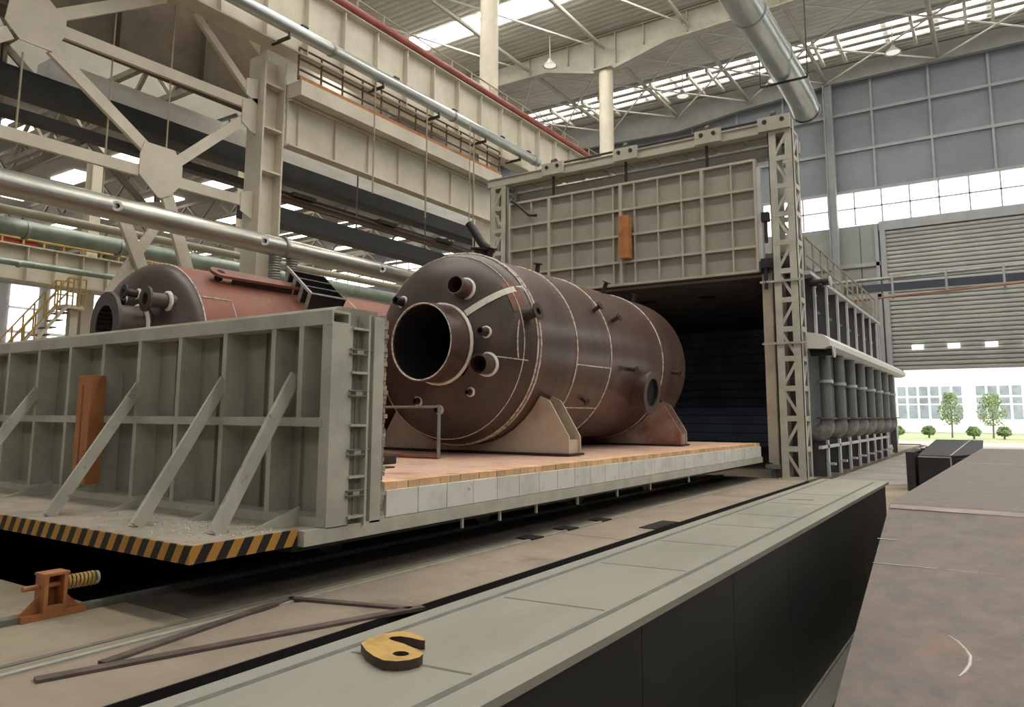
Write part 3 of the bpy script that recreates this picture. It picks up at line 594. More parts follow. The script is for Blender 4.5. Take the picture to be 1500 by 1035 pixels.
# chalk sweep and rectangle on the head
def headstrip(pts, w, name, m):
    b = MB(); vs = []
    for i, (x, z) in enumerate(pts):
        x2, z2 = pts[min(i+1, len(pts)-1)]; x1, z1 = pts[max(i-1, 0)]; d = Vector((x2-x1, 0, z2-z1)).normalized(); q = Vector((-d.z, 0, d.x))*w/2
        for s in (1, -1): vs.append(hd(x+s*q.x, z+s*q.z, .017)[0])
    b.add(vs, [(2*i, 2*i+1, 2*i+3, 2*i+2) for i in range(len(pts)-1)]); return b.build(name, m, v1)
lerp = lambda a, b, n: [(a[0]+(b[0]-a[0])*k/n, a[1]+(b[1]-a[1])*k/n) for k in range(n+1)]
headstrip(lerp((-7.82, 3.42), (-7.12, 3.92), 10), .12, 'chalk_sweep', 'chalk')
MB().add([cylp(yy, aa_, .005)[0] for yy in (11.0, 11.13) for aa_ in (.62, .5, .4, .32)] if False else [hd(xc+math.cos(q)*R*rr, zc+math.sin(q)*R*rr, .014)[0] for rr in (.90, .975) for q in (.70, .58, .46, .34)], [(k, k+1, k+5, k+4) for k in range(3)]).build('primer_patch', 'red_primer', v1)
headstrip(lerp((-7.3, 2.66), (-6.9, 2.60), 6), .02, 'weld_seam', 'weld')
headstrip(lerp((-7.0, 2.62), (-7.0, 3.3), 8), .016, 'weld_seam', 'weld')
def cylp(y, a, off=0): return Vector((xc+math.cos(a)*(R+off), y, zc+math.sin(a)*(R+off))), Vector((math.cos(a), 0, math.sin(a)))
def seam(a, y0, y1): MB().path([cylp(y0, a, .004)[0], cylp(y1, a, .004)[0]], .012, 6).build('weld_seam', 'weld', v1)
seam(-.16, 12.6, 14.08); seam(-.66, 12.6, 14.08); seam(-.1, 11.24, 11.25)
for y, a, r, l in ((10.95, .27, .09, .2), (13.78, .53, .045, .2), (14.5, .44, .05, .2), (15.75, 1.12, .05, .28), (18.0, 1.25, .05, .22), (14.95, -.14, .045, .22), (17.5, -.11, .05, .22), (13.7, 1.45, .05, .25), (11.5, 1.3, .06, .2), (13.3, -.55, .035, .12)):
    p, nn = cylp(y, a); o = nozzle(p, nn, r, l, 'rust_dark', v1, False, .04)
for y, a in ((11.55, 1.42),):
    p, nn = cylp(y, a); nozzle(p, nn, .15, .16, 'rust_dark', v1, False, .05)
p, nn = cylp(15.8, -.4); mw = nozzle(p, Vector((1, 0, -.12)), .38, .3, 'rust_vessel', v1, False, 0, .06, 'manway')
MB().lathe([(.47, .24), (.47, .33), (.32, .33), (.32, .24)], p, Vector((1, 0, -.12)), 32).build('manway_flange', 'rust_head', mw, smooth=35)
MB().lathe([(.0001, .25), (.33, .25)], p, Vector((1, 0, -.12)), 24).build('bore', 'black_inside', mw)
# saddles
def saddle(y, y2, label, hx=2.18, xcc=xc, zcc=zc, Rr=R, wing=1.78, mm='saddle'):
    t = thing('saddle_support', label, 'saddle', (xcc, (y+y2)/2, .94))
    def plate(yy):
        pts = [(xcc-hx, yy, .98), (xcc+hx, yy, .98), (xcc+hx, yy, 1.27), (xcc+wing, yy, zcc-Rr*.55)]
        a0 = math.asin(-.5); a1 = math.pi-a0
        arc = [(xcc+math.cos(-math.pi/2+s*(math.pi/2+a0)*1)*Rr*1.01, yy, zcc+math.sin(-math.pi/2+s*(math.pi/2+a0))*Rr*1.01) for s in [1-k/14*2 for k in range(15)]]
        pts += arc+[(xcc-wing, yy, zcc-Rr*.55), (xcc-hx, yy, 1.27)]
        return MB().prism(pts, (0, .03, 0)).build('web_plate', mm, t)
    plate(y); plate(y2)
    B('base_plate', 'rust_dark', t, xcc-hx-.04, xcc+hx+.04, y-.06, y2+.08, .945, .98)
    for x in (-hx+.05, -1.2, -.5, .5, 1.2, hx-.05): B('rib', mm, t, xcc+x-.012, xcc+x+.012, y+.03, y2, .98, max(1.1, min(1.22 if abs(x) > 1.9 else 1.05, 9)))
    return t
mat('saddle', (.60, .50, .39), .6, var=.3, scale=1.1, col2=(.36, .20, .13), lo=.5, hi=.8)
mat('saddle_red', (.44, .36, .30), .6, var=.3, scale=.9, col2=(.30, .12, .09), lo=.42, hi=.6)
saddle(11.58, 12.0, 'pale double-plate saddle under the front of the brown vessel')
saddle(17.0, 17.4, 'rust-stained saddle under the rear of the brown vessel near the furnace', mm='saddle_red')
# vessel 2
xd, zd, R2, Ya = -12.15, 2.62, 1.6, 7.15
v2 = thing('pressure_vessel', 'brick-red pressure vessel partly hidden behind the bogie end wall', 'pressure vessel', (xd, 11, zd-R2))
MB().lathe([(R2, Ya), (R2, 17.6)], (xd, 0, zd), (0, 1, 0), 72).build('shell', 'rust_red', v2, smooth=50)
MB().lathe([(r, Ya-t) for r, t in headprof(R2, .62, 14)], (xd, 0, zd), (0, 1, 0), 72).build('front_head', 'rust_head', v2, smooth=60)
MB().lathe([(r, 17.6+t) for r, t in headprof(R2, .62, 10)], (xd, 0, zd), (0, 1, 0), 48).build('rear_head', 'rust_red', v2, smooth=60)
for y in (Ya, 10.9): MB().path(ring((xd, y, zd), R2+.004), .014, 6, True).build('weld_bead', 'weld', v2, smooth=60)
a = .55
MB().path([(xd+math.cos(.62)*(R2+.004), 7.2, zd+math.sin(.62)*(R2+.004)), (xd+math.cos(.62)*(R2+.004), 7.75, zd+math.sin(.62)*(R2+.004))], .012, 6).build('weld_seam', 'weld', v2)
MB().path([(xd+math.cos(k)*(R2+.004), 7.75, zd+math.sin(k)*(R2+.004)) for k in (.1, .2, .3, .4, .5, .6)], .012, 6).build('weld_seam', 'weld', v2)
m0 = nozzle((-11.66, 6.62, 3.03), (-.1, -1, 0), .34, .52, 'rust_head', v2, True, .1, .03, 'main_nozzle')
nozzle((-11.13, 6.78, 3.44), (-.1, -1, 0), .12, .36, 'rust_head', v2, True, .06)
nozzle((-12.15, 6.66, 3.5), (-.1, -1, .1), .06, .26, 'rust_dark', v2, True, .06); nozzle((-11.83, 6.68, 3.6), (-.1, -1, .1), .06, .24, 'rust_dark', v2, True, .06)
# lifting plate and ribbed bracket on vessel 2
def c2(y, a, off): return Vector((xd+math.cos(a)*(R2+off), y, zd+math.sin(a)*(R2+off)))
lug = MB(); pts = []
for k in range(9): an = math.pi/2+k*math.pi/8; pts.append((7.72+math.cos(an)*.16*1.0, math.sin(an)*.16))
pts += [(9.4, -.10), (9.4, .10)]
aa = .98; tn = Vector((-math.sin(aa), 0, math.cos(aa))); nn = Vector((math.cos(aa), 0, math.sin(aa))); cc = Vector((xd, 0, zd))+nn*(R2+.12)
lg = lug.prism([cc+Vector((0, y, 0))+tn*w for y, w in pts], nn*.05).build('lifting_plate', 'red_primer', v2)
MB().tube(cc+Vector((0, 7.75, 0))-nn*.1, cc+Vector((0, 7.75, 0))+nn*.052, .07, 14).build('eye_hole', 'black_inside', lg)
MB().bar(cc+Vector((0, 8.0, 0))-nn*.07-tn*.05, cc+Vector((0, 9.4, 0))-nn*.07-tn*.05, .04, .16, nn).build('lug_web', 'rust_dark', lg)
aa = .88; tn = Vector((-math.sin(aa), 0, math.cos(aa))); nn = Vector((math.cos(aa), 0, math.sin(aa))); cc = Vector((xd, 0, zd))+nn*R2; Yv = Vector((0, 1, 0)); BY = 9.25
br = MB().prism([cc+tn*.5-nn*.06+Yv*(BY+.85), cc-tn*.5-nn*.06+Yv*(BY+.85), cc-tn*.42+nn*.36+Yv*(BY+.85), cc+tn*.42+nn*.36+Yv*(BY+.85)], Yv*.03).build('bracket_plate', 'black_steel', v2)
for k in range(4):
    w = -.42+k*.265; MB().prism([cc+tn*w-nn*.08+Yv*(BY+.12), cc+tn*w+nn*.36+Yv*BY, cc+tn*w+nn*.36+Yv*(BY+.85), cc+tn*w-nn*.08+Yv*(BY+.85)], tn*.035).build('bracket_rib', 'dark_steel', br)
    MB().prism([cc+tn*(w-.02)-nn*.08+Yv*(BY+.09), cc+tn*(w-.02)+nn*.36+Yv*(BY-.03), cc+tn*(w-.02)+nn*.36+Yv*BY, cc+tn*(w-.02)-nn*.08+Yv*(BY+.12)], tn*.075).build('rib_edge', 'flange_edge', br)
MB().bar(cc+tn*.46+nn*.375+Yv*(BY-.03), cc-tn*.46+nn*.375+Yv*(BY-.03), .045, .045).build('rib_edge', 'flange_edge', br); MB().bar(cc-tn*.42+nn*.37+Yv*BY, cc-tn*.42+nn*.37+Yv*(BY+.88), .04, .03).build('rib_edge', 'flange_edge', br)
saddle(8.4, 8.8, 'saddle under the front of the brick-red vessel', 1.7, xd, zd, R2, 1.5); saddle(15, 15.4, 'saddle under the rear of the brick-red vessel', 1.7, xd, zd, R2, 1.5)

# ================================================================== FURNACE
fu = thing('heat_treatment_furnace', 'grey steel heat treatment furnace with a dark open chamber', 'furnace', (-9.5, 28, 0))
FY0, FY1 = 21.0, 35.2
B('right_wall', 'furnace_grey', fu, -5.3, -4.6, FY0+.3, FY1, 0, 5.6); B('left_wall', 'furnace_grey', fu, -14.1, -13.5, FY0, FY1, 0, 5.6)
B('roof', 'furnace_grey', fu, -14.1, -4.6, FY0, FY1, 5.75, 6.05); B('rear_wall', 'furnace_grey', fu, -14.1, -4.6, FY1-.4, FY1, 0, 5.8)
B('lining_right', 'lining_shade', fu, -5.42, -5.3, FY0, FY1-.4, .0, 5.75); B('lining_left', 'lining_shade', fu, -13.5, -13.4, FY0, FY1-.4, 0, 5.75)
B('lining_roof', 'lining_roof', fu, -13.5, -5.3, FY0, FY1-.4, 5.62, 5.75); 
o = None
for k in range(14):                                                   # corrugated shade-coloured back lining
    o = B('lining_panel', 'lining_shade', fu, -13.4, -5.42, FY1-.5, FY1-.42, .1, .46) if o is None else rep(o, ORG[o.name]*1+Vector((0, 0, .4)) if k == 1 else Vector((ORG[o.name].x, ORG[o.name].y, .28+.4*k)))
for x, y in ((-10.5, 24), (-8.4, 24), (-6.6, 24.6), (-9.5, 29), (-7.2, 29)): B('roof_port', 'black_inside', fu, x, x+.5, y, y+.5, 5.6, 5.625)
B('jamb', 'jamb', fu, -5.45, -5.33, FY0-.06, FY0+.06, .4, 5.6); B('jamb_face', 'jamb_rust', fu, -5.33, -4.9, FY0+.05, FY0+.3, 0, 5.6)
B('jamb', 'jamb', fu, -13.6, -13.45, FY0-.06, FY0+.06, .4, 5.6); B('head_beam', 'gate_paint', fu, -14.1, -4.7, FY0+.1, FY0+.4, 5.6, 6.2)
B('sill_beam', 'black_steel', fu, -13.4, -5.42, FY1-1, FY1-.5, 0, .3)
for y in [22.1+1.74*k for k in range(8)]:
    wr_ = B('wall_rib', 'rib_grey', fu, -4.6, -4.34, y-.03, y+.03, 3.9, 5.6); B('rib_edge', 'furnace_light', wr_, -4.34, -4.28, y-.08, y+.08, 3.9, 5.6)
    MB().box(-4.6, -4.35, y+.04, y+.9, 4.6, 4.68).build('shelf_bracket', 'furnace_grey', fu); MB().box(-4.6, -4.35, y+.04, y+.6, 5.1, 5.16).build('shelf_bracket', 'furnace_grey', fu)
for y in [22.3+1.78*k for k in range(8)]:
    wr_ = B('foot_rib', 'rib_grey', fu, -4.6, -4.22, y-.04, y+.04, 0, 1.0); B('rib_edge', 'furnace_light', wr_, -4.22, -4.16, y-.1, y+.1, 0, 1.0)
    B('foot_clip', 'furnace_light', fu, -4.24, -4.0, y-.05, y+.12, .32, .38)
B('foot_angle', 'furnace_light', fu, -4.25, -4.16, 21.4, 35.2, .78, .86)
B('roof_edge', 'furnace_light', fu, -4.62, -4.25, 21.4, 35.2, 5.56, 5.66)
tag(B('furnace_cover', 'orange_paint', None, -4.58, -4.45, 27.6, 28.4, 4.5, 5.2), 'small orange panel high on the furnace side between ribs', 'panel')
# header duct
t = thing('header_duct', 'long pale insulated duct along the furnace side', 'duct', (-4.05, 29, 3.5))
MB().prism([(-4.45, 21.3, 3.95), (-4.0, 21.3, 3.86), (-3.82, 21.3, 3.7), (-3.82, 21.3, 3.55), (-4.0, 21.3, 3.47), (-4.45, 21.3, 3.5)], (0, 18.2, 0)).build('duct_casing', 'white_paint', t)
MB().tube((-4.1, 39.5, 3.72), (-4.1, 39.8, 3.72), .2, 12).build('end_cap', 'black_steel', t)
for yy in (36, 39): B('support_leg', 'furnace_grey', t, -4.5, -4.3, yy, yy+.2, 0, 3.6)
for k in range(8):                                                      # U-shaped burner pipes
    y = 22.2+2.05*k
    t = thing('burner_pipe', 'grey burner pipe curving into the furnace below the long pale duct', 'pipe', (-4.15, y, 1.1), 'burner pipes')
    pts = [(-4.15, y, 3.5), (-4.15, y, 1.55)]+[(-4.15-.35*(1-math.cos(a)), y, 1.5-.35*math.sin(a)) for a in (.2, .5, .8, 1.1, 1.4, 1.57)]+[(-4.62, y, 1.15)]
    MB().path(pts[:2], .15, 16).build('pipe_body', 'pipe_grey', t, smooth=50); MB().path([(-4.15, y, 1.62)]+pts[2:], [.155, .2, .225, .23, .225, .21, .19, .18], 16).build('bend', 'bend_grey', t, smooth=60)
    MB().path([(-4.15, y, 3.45), (-4.15, y, 2.62)], .12, 12).build('sleeve', 'pipe_grey', t, smooth=50)
    MB().lathe([(.15, -.04), (.2, -.04), (.2, .04), (.15, .04)], (-4.15, y, 2.62), (0, 0, 1), 16).build('collar', 'furnace_light', t, smooth=30)
    MB().lathe([(.15, -.02), (.27, -.02), (.27, .02), (.15, .02)], (-4.15, y, 1.6), (0, 0, 1), 16).build('collar', 'layout_line', t, smooth=30)
    MB().bar((-4.15, y+.3, 2.65), (-4.15, y+.9, 2.65), .1, .1).tube((-4.2, y+.85, 2.6), (-4.2, y+.85, 3.4), .05, 8).tube((-4.2, y+.55, 1.3), (-4.2, y+.55, 2.5), .05, 8).build('side_branch', 'furnace_light', t)
handrail('dull yellow handrail along the furnace roof edge', (-4.4, 21.5, 5.66), (-4.4, 35.0, 5.66), 1.0, 12, 'rail_dull', 1, .03)
handrail('yellow handrail along the far side of the furnace roof', (-7.5, 27, 6.05), (-7.5, 35.0, 6.05), 1.0, 8, 'rail_dull', 1, .03)
# small blower valves beside tower
for z, l in ((5.35, 'black valve cluster beside the lattice tower below the furnace roof'), (3.4, 'black valve cluster under the start of the long pale duct')):
    t = thing('valve_cluster', l, 'valve', (-4.2, 21.7, z)); MB().tube((-4.4, 21.7, z), (-3.8, 21.7, z), .1, 10).build('valve_body', 'black_steel', t); MB().tube((-4.05, 21.5, z-.15), (-4.05, 22.2, z+.1), .07, 10).build('valve_arm', 'dark_steel', t)
    MB().lathe([(0, -.02), (.16, -.02), (.16, .02), (0, .02)], (-3.8, 21.7, z), (1, 0, 0), 14).build('hand_wheel', 'furnace_light', t)
# lattice towers
def tower(x0, x1, label):
    t = thing('lattice_tower', label, 'tower', ((x0+x1)/2, 21, 0)); ya, yb = 20.62, 21.34; H = 9.55; n = 12; h = H/n
    for x in (x0, x1):
        for y in (ya, yb):
            sx = 1 if x == x0 else -1; sy = 1 if y == ya else -1
            MB().box(min(x, x+sx*.21), max(x, x+sx*.21), min(y, y+sy*.02), max(y, y+sy*.02), 0, H).box(min(x, x+sx*.02), max(x, x+sx*.02), min(y, y+sy*.18), max(y, y+sy*.18), 0, H).build('leg', 'bogie_light', t)
    for k in range(n+1):
        z = k*h
        for y in (ya, yb): B('batten', 'bogie_light', t, x0+.1, x1-.1, y-.008, y+.012, max(0, z-.07), min(H, z+.07))
        for x in (x0, x1): B('batten', 'bogie_light', t, x-.01, x+.01, ya+.1, yb-.1, max(0, z-.07), min(H, z+.07))
        if k < n:
            f = k % 2
            for y in (ya+.02, yb-.02): MB().bar((x0+.14 if f else x1-.14, y, z+.06), (x1-.14 if f else x0+.14, y, z+h-.06), .075, .02, (0, 1, 0)).build('lacing', 'bogie_light', t)
            for x in (x0+.02, x1-.02): MB().bar((x, ya+.1 if f else yb-.1, z+.06), (x, yb-.1 if f else ya+.1, z+h-.06), .02, .06, (1, 0, 0)).build('lacing', 'furnace_light', t)
    MB().bar((x0-.35, ya-.04, 3.6), (x1+.1, ya-.04, 3.6), .05, .06).build('guide_bar', 'flange_edge', t); MB().bar((x0-.35, ya-.04, 5.3), (x1+.1, ya-.04, 5.3), .05, .06).build('guide_bar', 'flange_edge', t)
    B('foot_plate', 'bogie_light', t, x0-.06, x1+.06, ya-.06, yb+.06, 0, .03)
    return t
tower(-5.06, -4.40, 'grey lattice tower at the right edge of the furnace mouth')
tower(-14.57, -13.9, 'grey lattice tower at the left edge of the furnace mouth')
# top lifting beam
t = thing('lifting_beam', 'grey hoist beam with sheave boxes spanning the two lattice towers', 'beam', (-9.5, 20.9, 9.5))
MB().ibeam((-14.7, 20.75, 9.7), (-4.4, 20.75, 9.7), .3, .3, .03, .2).build('front_beam', 'gate_rib', t)
MB().ibeam((-14.6, 21.5, 9.25), (-4.4, 21.5, 9.25), .3, .34, .03, .2).build('rear_beam', 'gate_paint', t)
B('top_plate', 'gate_paint', t, -14.6, -4.5, 20.9, 21.5, 9.55, 9.6)
for k in range(10): B('underside_panel', 'gate_paint', t, -13.8+k*.9, -13.05+k*.9, 20.95, 21.45, 9.5, 9.55)
for x0, x1 in ((-12.4, -11.6), (-9.78, -8.98), (-7.13, -6.36), (-5.3, -4.43)):
    bx = B('sheave_box', 'gate_rib', t, x0, x1, 20.5, 20.61, 9.56, 9.96)
    for x in (x0+.2, x1-.2): MB().lathe([(0, 0), (.06, 0), (.06, .03), (0, .03)], (x, 20.5, 9.82), (0, -1, 0), 12).build('pin', 'black_steel', bx)
    MB().lathe([(0, -.06), (.16, -.06), (.16, .06), (0, .06)], ((x0+x1)/2-.05, 20.78, 10.02), (1, 0, 0), 16).build('sheave', 'black_steel', bx)
    B('bearing', 'black_steel', bx, (x0+x1)/2-.28, (x0+x1)/2+.1, 20.7, 20.9, 9.85, 10.03)
MB().tube((-12.2, 20.8, 10.0), (-4.6, 20.8, 10.0), .04, 8).build('drive_shaft', 'black_steel', t)
for x, l in ((-12.07, 'left'), (-9.44, 'middle'), (-6.84, 'right')): tag(MB().tube((x, 20.72, 8.8), (x, 20.72, 9.6), .045, 8).build('lifting_rod', 'black_steel', None), 'black rod holding up the ribbed furnace gate', 'rod', 'gate lifting rods')
# gate
t = thing('furnace_gate', 'raised grey furnace gate divided into ribbed rectangular panels', 'furnace gate', (-9.57, 20.75, 5.62))
gx = [-13.72, -12.87, -12.17, -11.32, -10.55, -9.85, -9.58, -9.13, -8.36, -7.62, -6.98, -6.13, -5.45]; gz = [5.64, 6.34, 7.17, 7.99, 8.82]
for i in range(12):
    for k in range(4): B('gate_panel', 'gate_paint', t, gx[i]+.01, gx[i+1]-.01, 20.74, 20.84, gz[k]+.01, gz[k+1]-.01)
for i, x in enumerate(gx):
    w = .075 if i in (2, 6, 10) else .05 if i in (0, 12) else .022
    MB().box(x-w/2-.01, x+w/2+.01, 20.56 if w > .03 else 20.6, 20.74, 5.64, 8.82).build('vertical_rib', 'gate_rib', t)
for k, z in enumerate(gz): B('horizontal_rib', 'gate_rib', t, -13.75, -5.42, 20.58, 20.74, z-.035, z+.035)
B('gate_lining', 'fibre', t, -13.7, -5.5, 20.84, 20.98, 5.66, 8.8); B('edge_seal', 'furnace_light', t, -5.42, -5.3, 20.6, 20.84, 5.9, 8.6)
tag(MB().box(-9.54, -9.2, 20.3, 20.56, 6.4, 7.72).box(-9.42, -9.4, 20.29, 20.3, 6.5, 7.6).build('orange_guide_post', 'orange_box', None), 'orange box post fixed upright on the raised ribbed gate', 'guide post')
tag(MB().path([(-13.6, 20.5, 8.9), (-13.3, 20.45, 8.7), (-12.9, 20.5, 8.3), (-12.6, 20.5, 8.25)], .05, 8).build('cable_hose', 'black_steel', None, smooth=60), 'short black hose drooping over the upper left of the gate', 'hose')
for z, x in ((5.7, -5.25), (7.0, -5.2)): tag(MB().box(x-.1, x+.1, 20.5, 20.7, z, z+.25).tube((x, 20.6, z-.6), (x, 20.6, z), .05, 8).build('gate_latch', 'black_steel', None), 'black latch between the raised gate and the tower', 'latch', 'gate latches')
tag(MB().box(-5.32, -5.18, 20.9, 21.0, .3, 5.6).build('jamb_guide', 'jamb', None), 'upright pale guide strip beside the furnace mouth', 'guide strip')
tag(B('sill_bracket', 'galv_dull', None, -5.5, -5.1, 20.75, 21.2, .25, .36), 'small grey bracket at the foot of the furnace mouth', 'bracket')
# large galvanised flue
t = thing('flue_duct', 'large bright galvanised flue descending towards the right lattice tower', 'duct', (-5, 22, 11.5))
MB().path([(-5.0, 4, 12.45), (-5.0, 23.2, 12.3), (-5.0, 24.9, 12.2), (-5.0, 25.7, 12.0)], .45, 28).build('duct_run', 'galv', t, smooth=50)
for y in (15.6, 18.9, 21.8, 24.0): MB().lathe([(.45, -.04), (.475, -.04), (.475, .04), (.45, .04)], (-5, y, 12.35), (0, 1, -.01), 28).build('seam_band', 'galv_dull', t, smooth=30)
MB().lathe([(.48, -.03), (.48, .03), (.40, .03), (.38, -.3)], (-5, 25.72, 12.0), (0, 1, -.25), 28).build('end_collar', 'galv_dull', t, smooth=40)
tag(MB().bar((-5.7, 22.6, 11.8), (-4.3, 22.6, 11.8), .05, .06).bar((-5.7, 22.6, 11.8), (-5.7, 22.6, 15), .03, .03).bar((-4.3, 22.6, 11.8), (-4.3, 22.6, 15), .03, .03).build('duct_hanger', 'black_steel', None), 'black trapeze hanger under the large galvanised flue', 'hanger')
# walkway pipes in front of the shutter
tag(MB().tube((-7, 43.7, 7.9), (9, 43.7, 8.5), .06, 12).build('orange_pipe', 'pipe_rust', None, smooth=40), 'thin orange pipe crossing in front of the roller shutter', 'pipe')
tag(MB().tube((-8, 44, 9.0), (9, 44, 9.3), .1, 12).build('grey_pipe', 'galv_dull', None, smooth=40), 'thin grey pipe crossing in front of the roller shutter', 'pipe')
tag(B('shadow_band', 'shadow_band', None, -7, 9, 43.9, 44.1, 8.35, 8.75), 'dark blue band standing in for the shadow across the shutter', 'beam')  # solid band added in place of the shadow on the shutter
for x in (-4.6, -2.1, .4): tag(MB().tube((x, 43.85, 7.9), (x, 43.85, 9.2), .06, 8).build('pipe_stay', 'girt', None), 'pale upright stay joining the pipes across the shutter', 'stay', 'pipe stays')
tag(MB().box(-6.2, -5.75, 41.5, 42.0, 0, 2.0).box(-5.7, -5.6, 41.6, 41.9, 0, 1.9).build('timber_post', 'post_wood', None), 'tan boxed post at the far end of the furnace', 'post')
tag(MB().ibeam((-5.35, 42.5, 0), (-5.35, 42.5, 8), .3, .3, .03, .03, (1, 0, 0)).build('side_post', 'girt', None), 'slim grey steel post beyond the furnace end', 'column')

# ================================================================== FOREGROUND
t = thing('box_girder', 'long grey-topped steel box girder with shade-darkened side plate in the foreground', 'steel girder', (-1.34, 3.5, 0))
GY0, GY1 = -2.0, 8.45
B('top_flange', 'mill_plate', t, -1.66, -1.03, GY0, GY1, .975, 1.0); B('bottom_flange', 'mill_plate', t, -1.72, -.93, GY0, GY1, .0, .028); MB().tube((-1.057, GY0, .034), (-1.057, GY1-.02, .034), .009, 6).build('weld_bead', 'flange_edge', t)
for x in (-1.07, -1.61):
    for a, b in zip((GY0, 1.35, 2.4, 3.4, 4.4, 5.6, 7.0), (1.345, 2.395, 3.395, 4.395, 5.595, 6.995, GY1-.02)): B('web_plate', 'web_shade', t, x-.008, x+.008, a, b, .028, .975)
B('end_diaphragm', 'web_shade', t, -1.6, -1.08, GY1-.05, GY1-.03, .03, .975)
for x in (-1.585, -1.145): B('layout_line', 'layout_line', t, x-.012, x+.012, GY0, GY1-.15, 1.0, 1.0006)
for y in (.8, 1.55, 2.3, 3.07, 3.78, 4.52, 5.1, 5.9, 6.7): MB().bar((-1.55, y, 1.0004), (-1.17, y+.04, 1.0004), .012, .0008).build('layout_line', 'layout_line', t)
MB().bar((-1.48, 6.2, 1.001), (-1.3, 6.25, 1.001), .05, .001).build('layout_mark', 'layout_line', t)
# hook plate
HK = [(-1.465, 1.497), (-1.412, 1.461), (-1.364, 1.439), (-1.319, 1.428), (-1.288, 1.441), (-1.269, 1.465), (-1.262, 1.496), (-1.271, 1.52), (-1.291, 1.535), (-1.367, 1.557), (-1.418, 1.563), (-1.434, 1.57), (-1.437, 1.584), (-1.421, 1.602), (-1.393, 1.607), (-1.348, 1.606), (-1.341, 1.611), (-1.363, 1.628), (-1.41, 1.647), (-1.445, 1.645), (-1.459, 1.628), (-1.477, 1.586), (-1.477, 1.537)]
HK = [(x*1.0417, y*1.0417) for x, y in HK]
t = thing('hook_plate', 'thick yellow hook-shaped steel plate lying on the grey girder top', 'hook plate', (-1.37, 1.54, 1.0))
import bmesh
def holed(poly, hole, z0, z1):
    bm = bmesh.new(); es = []
    for pts in (poly, hole):
        vs = [bm.verts.new((x, y, z1)) for x, y in pts]; es += [bm.edges.new((vs[k], vs[(k+1) % len(vs)])) for k in range(len(vs))]
    bmesh.ops.triangle_fill(bm, use_beauty=True, use_dissolve=False, edges=es)
    top = [f for f in bm.faces]; bm.verts.ensure_lookup_table()
    m = MB(); vv = [v.co.copy() for v in bm.verts]; bm.verts.index_update()
    m.add(vv, [tuple(v.index for v in f.verts) for f in top]); bm.free(); return m
hole = [(-1.374+.023*math.cos(k*math.pi/8), 1.553+.02*math.sin(k*math.pi/8)) for k in range(16)]
holed(HK, hole, 1.0, 1.025).build('painted_face', 'yellow_paint', t)
ed = MB()
for pl_ in (HK, hole):
    n = len(pl_); ed.add([(x, y, 1.0) for x, y in pl_]+[(x, y, 1.025) for x, y in pl_], [(k, (k+1) % n, n+(k+1) % n, n+k) for k in range(n)])
ed.build('cut_edge', 'hook_edge', t, smooth=40)
# rusty plate box
t = thing('rusty_box_section', 'large rust-brown steel box section with sloping front and chalk marks', 'steel section', (.6, 8, 0))
K = .6/2.79
MB().add([(-.78, 6.41, 1.0), (2.4, 6.35, 1.0), (2.4, 19.0, 1.0), (-.47, 18.4, 1.0), (-.67, 2.2, 1-K*4.21), (2.4, 2.2, 1-K*4.15)], [(0, 1, 2, 3), (4, 5, 1, 0)]).build('top_plate', 'rust_plate', t)
MB().add([(-.78, 6.41, 1.0), (-.47, 18.4, 1.0), (-.47, 18.4, 0), (-.78, 6.41, 0), (-.67, 2.2, 1-K*4.21), (-.67, 2.2, 0), (2.4, 2.2, 0), (2.4, 2.2, 1-K*4.15), (2.4, 19, 0), (2.4, 19, 1.0)],
    [(0, 1, 2, 3), (4, 0, 3, 5), (4, 5, 6, 7), (1, 9, 8, 2)]).build('side_plate', 'rust_plate', t)
def sl(x, y): return (x, y, 1-K*(6.41-y)+.0015)
MB().bar(Vector(sl(-.77, 6.32))+Vector((0, 0, .003)), Vector(sl(2.3, 6.26))+Vector((0, 0, .003)), .09, .002, (0, -K, 1)).build('weld_seam', 'rust_light', t)
MB().bar((-.6, 12.6, 1.001), (.9, 12.5, 1.001), .12, .001).build('chalk_line', 'rust_light', t)
MB().bar(sl(-.755, 5.23), sl(-.4, 5.243), .012, .001).bar(sl(-.36, 5.244), sl(-.2, 5.245), .012, .001).bar(sl(-.18, 5.245), sl(-.05, 5.248), .007, .001).build('chalk_line', 'chalk', t)
MB().bar(sl(-.775, 5.65), sl(-.66, 5.648), .018, .001).build('chalk_line', 'chalk', t)
MB().path([sl(-.31, 4.42), sl(-.27, 4.37), sl(-.235, 4.30), sl(-.213, 4.238), sl(-.215, 4.16), sl(-.232, 4.09), sl(-.254, 4.04)], [.002, .004, .006, .008, .009, .009, .005], 6).build('chalk_arc', 'chalk', t)
# dark stack of channel sections
t = thing('channel_stack', 'stack of dark steel channel sections on the floor by the open door', 'steel stack', (-1.2, 20.4, 0))
B('end_channel', 'dark_steel', t, -1.95, -1.78, 19.1, 21.2, 0, .86); B('channel_body', 'dark_steel', t, -1.72, -1.1, 19.2, 23.2, 0, .76)
MB().prism([(-1.72, 19.3, .76), (-1.1, 19.3, .76), (-.75, 21.6, 1.06), (-1.5, 21.6, 1.06)], (0, 0, .03)).build('sloped_plate', 'dark_steel', t)
B('channel_body', 'dark_steel', t, -1.08, -.62, 19.3, 23.0, 0, .74); MB().prism([(-1.08, 19.3, .76), (-.5, 19.9, .8), (-.5, 21.6, 1.06), (-.74, 21.6, 1.06)], (0, 0, .03)).build('sloped_plate', 'dark_steel', t)
B('white_edge', 'raw_edge', t, -1.72, -1.08, 19.19, 19.22, .75, .775); MB().bar((-1.08, 19.3, .8), (-.75, 21.6, 1.1), .03, .01).build('white_edge', 'raw_edge', t); B('white_edge', 'raw_edge', t, -1.09, -1.06, 19.17, 19.2, .3, .76)
